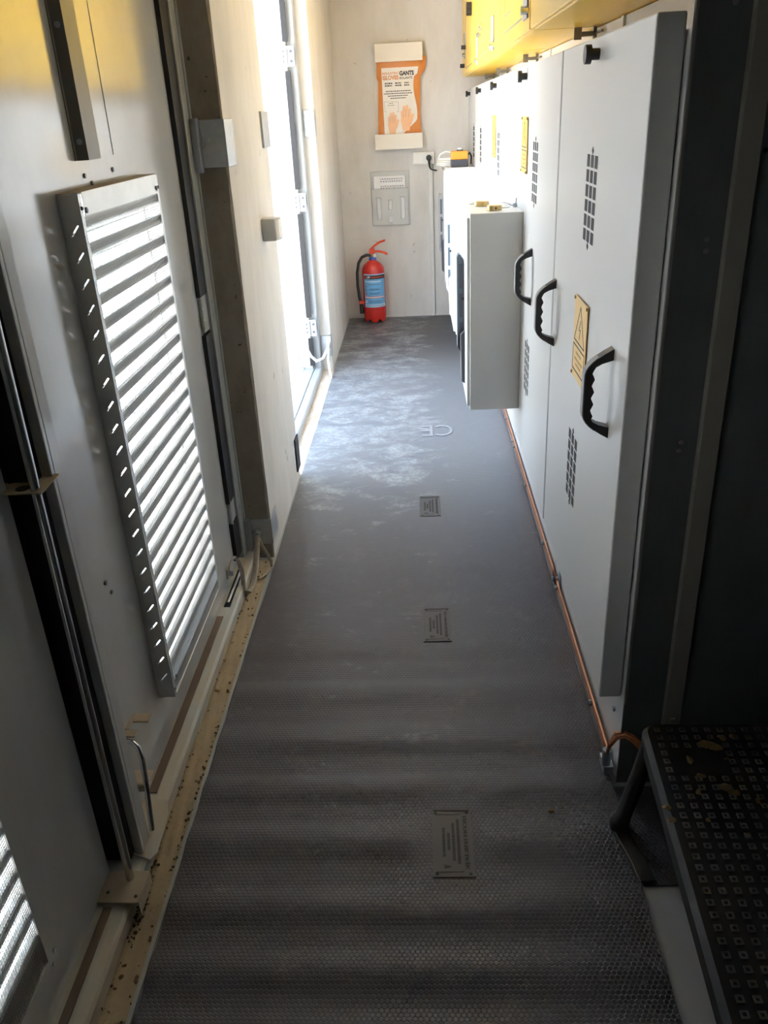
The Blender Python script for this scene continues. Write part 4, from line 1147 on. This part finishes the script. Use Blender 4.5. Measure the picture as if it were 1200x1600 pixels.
# ------------------------------------------------------------------ fire extinguisher
ex0 = (-0.352, 6.58, 0.0115)
ex = empty('fire_extinguisher', ex0); tag(ex, 'red fire extinguisher with blue label standing in the corner on the mat', 'fire extinguisher')
EX, EY, EZ = ex0
R = 0.088
MB().lathe([(0.0, 0.045), (R - 0.006, 0.045), (R - 0.001, 0.052), (R, 0.06), (R, 0.385), (R - 0.004, 0.408), (R - 0.018, 0.432), (R - 0.042, 0.452), (0.030, 0.462), (0.028, 0.475), (0.0, 0.475)], ex0, 40).build('cylinder', M['red'], ex, smooth=True)
mb = MB()
ns, nr = 48, 5
rings = []
for zi, (rr, zz) in enumerate(((R + 0.0015, 0.105), (R + 0.002, 0.08), (R + 0.0005, 0.035), (R - 0.008, 0.0))):
    ring = []
    for k in range(ns):
        a = 2 * PI * k / ns
        lift = 0.022 * max(0, math.cos(a * 6)) if zi == 3 else 0
        ring.append(mb.bm.verts.new((EX + rr * math.cos(a), EY + rr * math.sin(a), EZ + zz + lift)))
    rings.append(ring)
for i in range(3):
    for k in range(ns): mb.bm.faces.new((rings[i][k], rings[i][(k + 1) % ns], rings[i + 1][(k + 1) % ns], rings[i + 1][k]))
mb.build('foot_ring', M['red'], ex, smooth=True)
MB().cyl((EX, EY, EZ + 0.470), (EX, EY, EZ + 0.492), 0.030, 20, 0.024).build('collar', M['blue'], ex)
MB().cyl((EX, EY, EZ + 0.490), (EX, EY, EZ + 0.515), 0.014, 14).cyl((EX + 0.006, EY - 0.012, EZ + 0.502), (EX + 0.02, EY - 0.03, EZ + 0.502), 0.012, 14).build('valve', M['brass'], ex)
MB().cyl((EX + 0.015, EY - 0.024, EZ + 0.502), (EX + 0.021, EY - 0.032, EZ + 0.502), 0.0135, 16).build('pressure_gauge', M['white'], ex)
mb = MB()
mb.bx(EX - 0.022, EX + 0.020, EY - 0.014, EY + 0.014, EZ + 0.512, EZ + 0.548)
mb.tube([(EX + 0.005, EY, EZ + 0.528), (EX + 0.05, EY - 0.01, EZ + 0.530), (EX + 0.09, EY - 0.02, EZ + 0.522), (EX + 0.118, EY - 0.028, EZ + 0.508)], 0.010, 10, 0.55)
lv = mb.build('carry_handle', M['red_lever'], ex, bevel=0.002)
MB().tube([(EX - 0.010, EY, EZ + 0.545), (EX + 0.02, EY - 0.006, EZ + 0.572), (EX + 0.06, EY - 0.016, EZ + 0.598), (EX + 0.104, EY - 0.026, EZ + 0.612)], 0.009, 10, 0.6).build('squeeze_lever', M['red_lever'], ex, smooth=True)
hose_pts = [(EX - 0.012, EY - 0.005, EZ + 0.503), (EX - 0.045, EY - 0.012, EZ + 0.506), (EX - 0.080, EY - 0.02, EZ + 0.492), (EX - 0.108, EY - 0.028, EZ + 0.45), (EX - 0.122, EY - 0.032, EZ + 0.38), (EX - 0.124, EY - 0.032, EZ + 0.28), (EX - 0.116, EY - 0.030, EZ + 0.19), (EX - 0.106, EY - 0.028, EZ + 0.135)]
MB().tube(hose_pts, 0.0115, 14).build('hose', M['plastic'], ex, smooth=True)
MB().cyl((EX - 0.012, EY - 0.005, EZ + 0.503), (EX - 0.050, EY - 0.012, EZ + 0.507), 0.0085, 12).build('hose_ferrule', M['zinc'], ex)
MB().cyl((EX - 0.107, EY - 0.028, EZ + 0.145), (EX - 0.101, EY - 0.027, EZ + 0.065), 0.014, 14, 0.018).build('nozzle', M['plastic'], ex, smooth=True)
MB().bx(EX - 0.118, EX - 0.080, EY - 0.044, EY - 0.012, EZ + 0.14, EZ + 0.165).build('hose_clip', M['red_lever'], ex, bevel=0.003)
RL = R + 0.0008
def wrap(x, z, off):
    """x metres along the label from its centre, wrapped round the cylinder's corridor side"""
    a = -PI / 2 + 0.10 + x / R
    return Vector((EX + (RL + off) * math.cos(a), EY + (RL + off) * math.sin(a), EZ + z))
def label_patch(x0, x1, z0, z1, off, m, name):
    mb = MB(); n = 24; cols = []
    for i in range(n + 1):
        x = x0 + (x1 - x0) * i / n
        cols.append((mb.bm.verts.new(wrap(x, z0, off)), mb.bm.verts.new(wrap(x, z1, off))))
    for i in range(n): mb.bm.faces.new((cols[i][0], cols[i + 1][0], cols[i + 1][1], cols[i][1]))
    return mb.build(name, m, ex, smooth=True)
label_patch(-0.090, 0.100, 0.118, 0.372, 0.0, M['label_blue'], 'label')
label_patch(-0.086, 0.096, 0.334, 0.364, 0.0006, M['ink'], 'label_header')
label_patch(-0.086, 0.096, 0.121, 0.142, 0.0006, M['label_pale'], 'label_footer')
label_patch(-0.080, 0.085, 0.190, 0.203, 0.0006, M['red_lever'], 'label_red_line')
label_patch(-0.080, 0.085, 0.193, 0.200, 0.0010, M['paper'], 'label_white_line')
label_patch(-0.086, 0.096, 0.366, 0.371, 0.0006, M['label_pale'], 'label_top_line')
mb = MB(); fit_text(mb, 'UP', None, 0.030, 0.018, 0.03, 0, fn=lambda x, y, z: wrap(-0.060 + x, 0.340 + y, 0.0014)); mb.build('white_lettering', M['paper'], ex)
label_patch(-0.081, -0.064, 0.339, 0.358, 0.0012, M['red'], 'red_badge')
def dashes(name, rows, m, h):
    mb = MB()
    for x0, x1, z in rows:
        x = x0
        while x < x1:
            xe = min(x1, x + random.uniform(0.005, 0.014))
            mb.bm.faces.new([mb.bm.verts.new(wrap(a, b, 0.0013)) for a, b in ((x, z), (xe, z), (xe, z + h), (x, z + h))]); x = xe + 0.003
    mb.build(name, m, ex)
dashes('red_print', [(-0.025, 0.08, 0.345)], M['red_lever'], 0.007)
dashes('white_print', [(-0.075, 0.055, 0.312)], M['paper'], 0.008)
dashes('dark_print', [(-0.045, 0.045, 0.292), (-0.035, 0.03, 0.258), (-0.045, 0.05, 0.252), (-0.04, 0.045, 0.226), (-0.035, 0.035, 0.219), (-0.045, 0.05, 0.165), (-0.045, 0.05, 0.155), (-0.078, 0.08, 0.128)], M['label_dark'], 0.005)
dashes('pictograms', [(-0.076, -0.064, 0.276), (-0.076, -0.064, 0.215)], M['red_lever'], 0.012)
dashes('dark_pictogram', [(-0.076, -0.064, 0.246)], M['label_dark'], 0.014)
dashes('white_dial', [(-0.078, -0.060, 0.152)], M['paper'], 0.020)

# ------------------------------------------------------------------ black step with studded top
sp = empty('step_stool', (0.7, 1.1, 0.0)); tag(sp, 'muddy black plastic step stool with studded top beside the cabinets', 'step stool')
TZ = 0.25
A = Vector((0.468, 1.467)); B = Vector((0.424, 0.70)); W = 0.50
ux = Vector((1.0, -0.02)).normalized(); uy = (A - B).normalized()
def sp_pt(u, v): return A + ux * u - uy * v
mb = MB()
def rrect(u0, u1, v0, v1, r, n=6):
    pts = []
    for cx, cy, a0 in ((u1 - r, v0 + r, -PI / 2), (u1 - r, v1 - r, 0), (u0 + r, v1 - r, PI / 2), (u0 + r, v0 + r, PI)):
        for k in range(n + 1):
            a = a0 + PI / 2 * k / n
            pts.append((cx + r * math.cos(a), cy + r * math.sin(a)))
    return [tuple(sp_pt(u, v)) for u, v in pts]
top_o = rrect(0.010, W, 0.010, 0.80, 0.03); low_o = rrect(0.0, W + 0.01, 0.0, 0.81, 0.035)
va = [mb.bm.verts.new((x, y, TZ)) for x, y in top_o]; vb = [mb.bm.verts.new((x, y, TZ - 0.012)) for x, y in low_o]; vc = [mb.bm.verts.new((x, y, TZ - 0.045)) for x, y in low_o]
n = len(va)
mb.bm.faces.new(va); mb.bm.faces.new(vc[::-1])
for p, q in ((va, vb), (vb, vc)):
    for i in range(n): mb.bm.faces.new((p[i], q[i], q[(i + 1) % n], p[(i + 1) % n]))
mb.build('platform', M['step'], sp)
mb = MB()
v = 0.03
row = 0
while v < 0.79:
    u = 0.032
    while u < 0.48:
        if not (0.10 < v < 0.155 and 0.05 < u < 0.16):
            p = sp_pt(u, v); s = 0.0062
            for a_, b_, c_, d_ in ((-s, s, -s, -s + 0.003), (-s, s, s - 0.003, s), (-s, -s + 0.003, -s + 0.003, s - 0.003), (s - 0.003, s, -s + 0.003, s - 0.003)):
                mb.bx(p.x + a_, p.x + b_, p.y + c_, p.y + d_, TZ - 0.0005, TZ + 0.003)
        u += 0.0268
    v += 0.0245; row += 1
mb.build('tread_studs', M['stud'], sp)
mb = MB()
for _ in range(26):
    p = sp_pt(random.uniform(0.05, 0.45), random.uniform(0.02, 0.6))
    r = random.uniform(0.003, 0.008)
    bmesh.ops.create_icosphere(mb.bm, subdivisions=2, radius=r, matrix=Matrix.Translation((p.x, p.y, TZ + 0.002)) @ Matrix.Rotation(random.uniform(0, 3), 4, 'Z') @ Matrix.Diagonal((1.5, 0.8, 0.28, 1)))
for (u, v_, r) in ((0.125, 0.075, 0.013), (0.142, 0.085, 0.011), (0.19, 0.05, 0.008), (0.006, 0.255, 0.007), (0.008, 0.285, 0.006), (0.13, 0.20, 0.012), (0.145, 0.215, 0.009)):
    p = sp_pt(u, v_)
    bmesh.ops.create_icosphere(mb.bm, subdivisions=2, radius=r, matrix=Matrix.Translation((p.x, p.y, TZ + 0.001)) @ Matrix.Diagonal((1.3, 0.9, 0.3, 1)))
for vtx in mb.bm.verts: vtx.co += Vector((random.uniform(-1, 1), random.uniform(-1, 1), random.uniform(-0.4, 0.4))) * 0.0026
tag(mb.build('mud_clods', M['mud'], sp, smooth=True), kind='stuff')
def step_leg(foot, top):
    mb = MB()
    f, t = Vector(foot), Vector(top)
    mb.tube([t, t.lerp(f, 0.3), t.lerp(f, 0.85), f + Vector((0, 0, 0.016)), f], [0.026, 0.022, 0.022, 0.028, 0.026], 14, 0.8)
    return mb.build('leg', M['step'], sp, smooth=True)
step_leg((0.425, 1.395, 0.010), (0.484, 1.425, 0.215))
step_leg((0.965, 1.40, 0.001), (0.92, 1.42, 0.215))
step_leg((0.40, 0.66, 0.010), (0.46, 0.72, 0.215))
step_leg((0.96, 0.66, 0.001), (0.90, 0.72, 0.215))
strip_mtx = Matrix.Translation((0.4335, 1.32, 0.0)) @ Matrix.Rotation(math.atan2(0.155, -0.028) - PI / 2, 4, 'Z')
MB().bx(-0.014, 0.020, -0.082, 0.085, 0.0085, 0.014, strip_mtx).build('shadow_strip', M['step'], sp, bevel=0.004)  # added flat black strip standing in for the shadow beside the stool foot
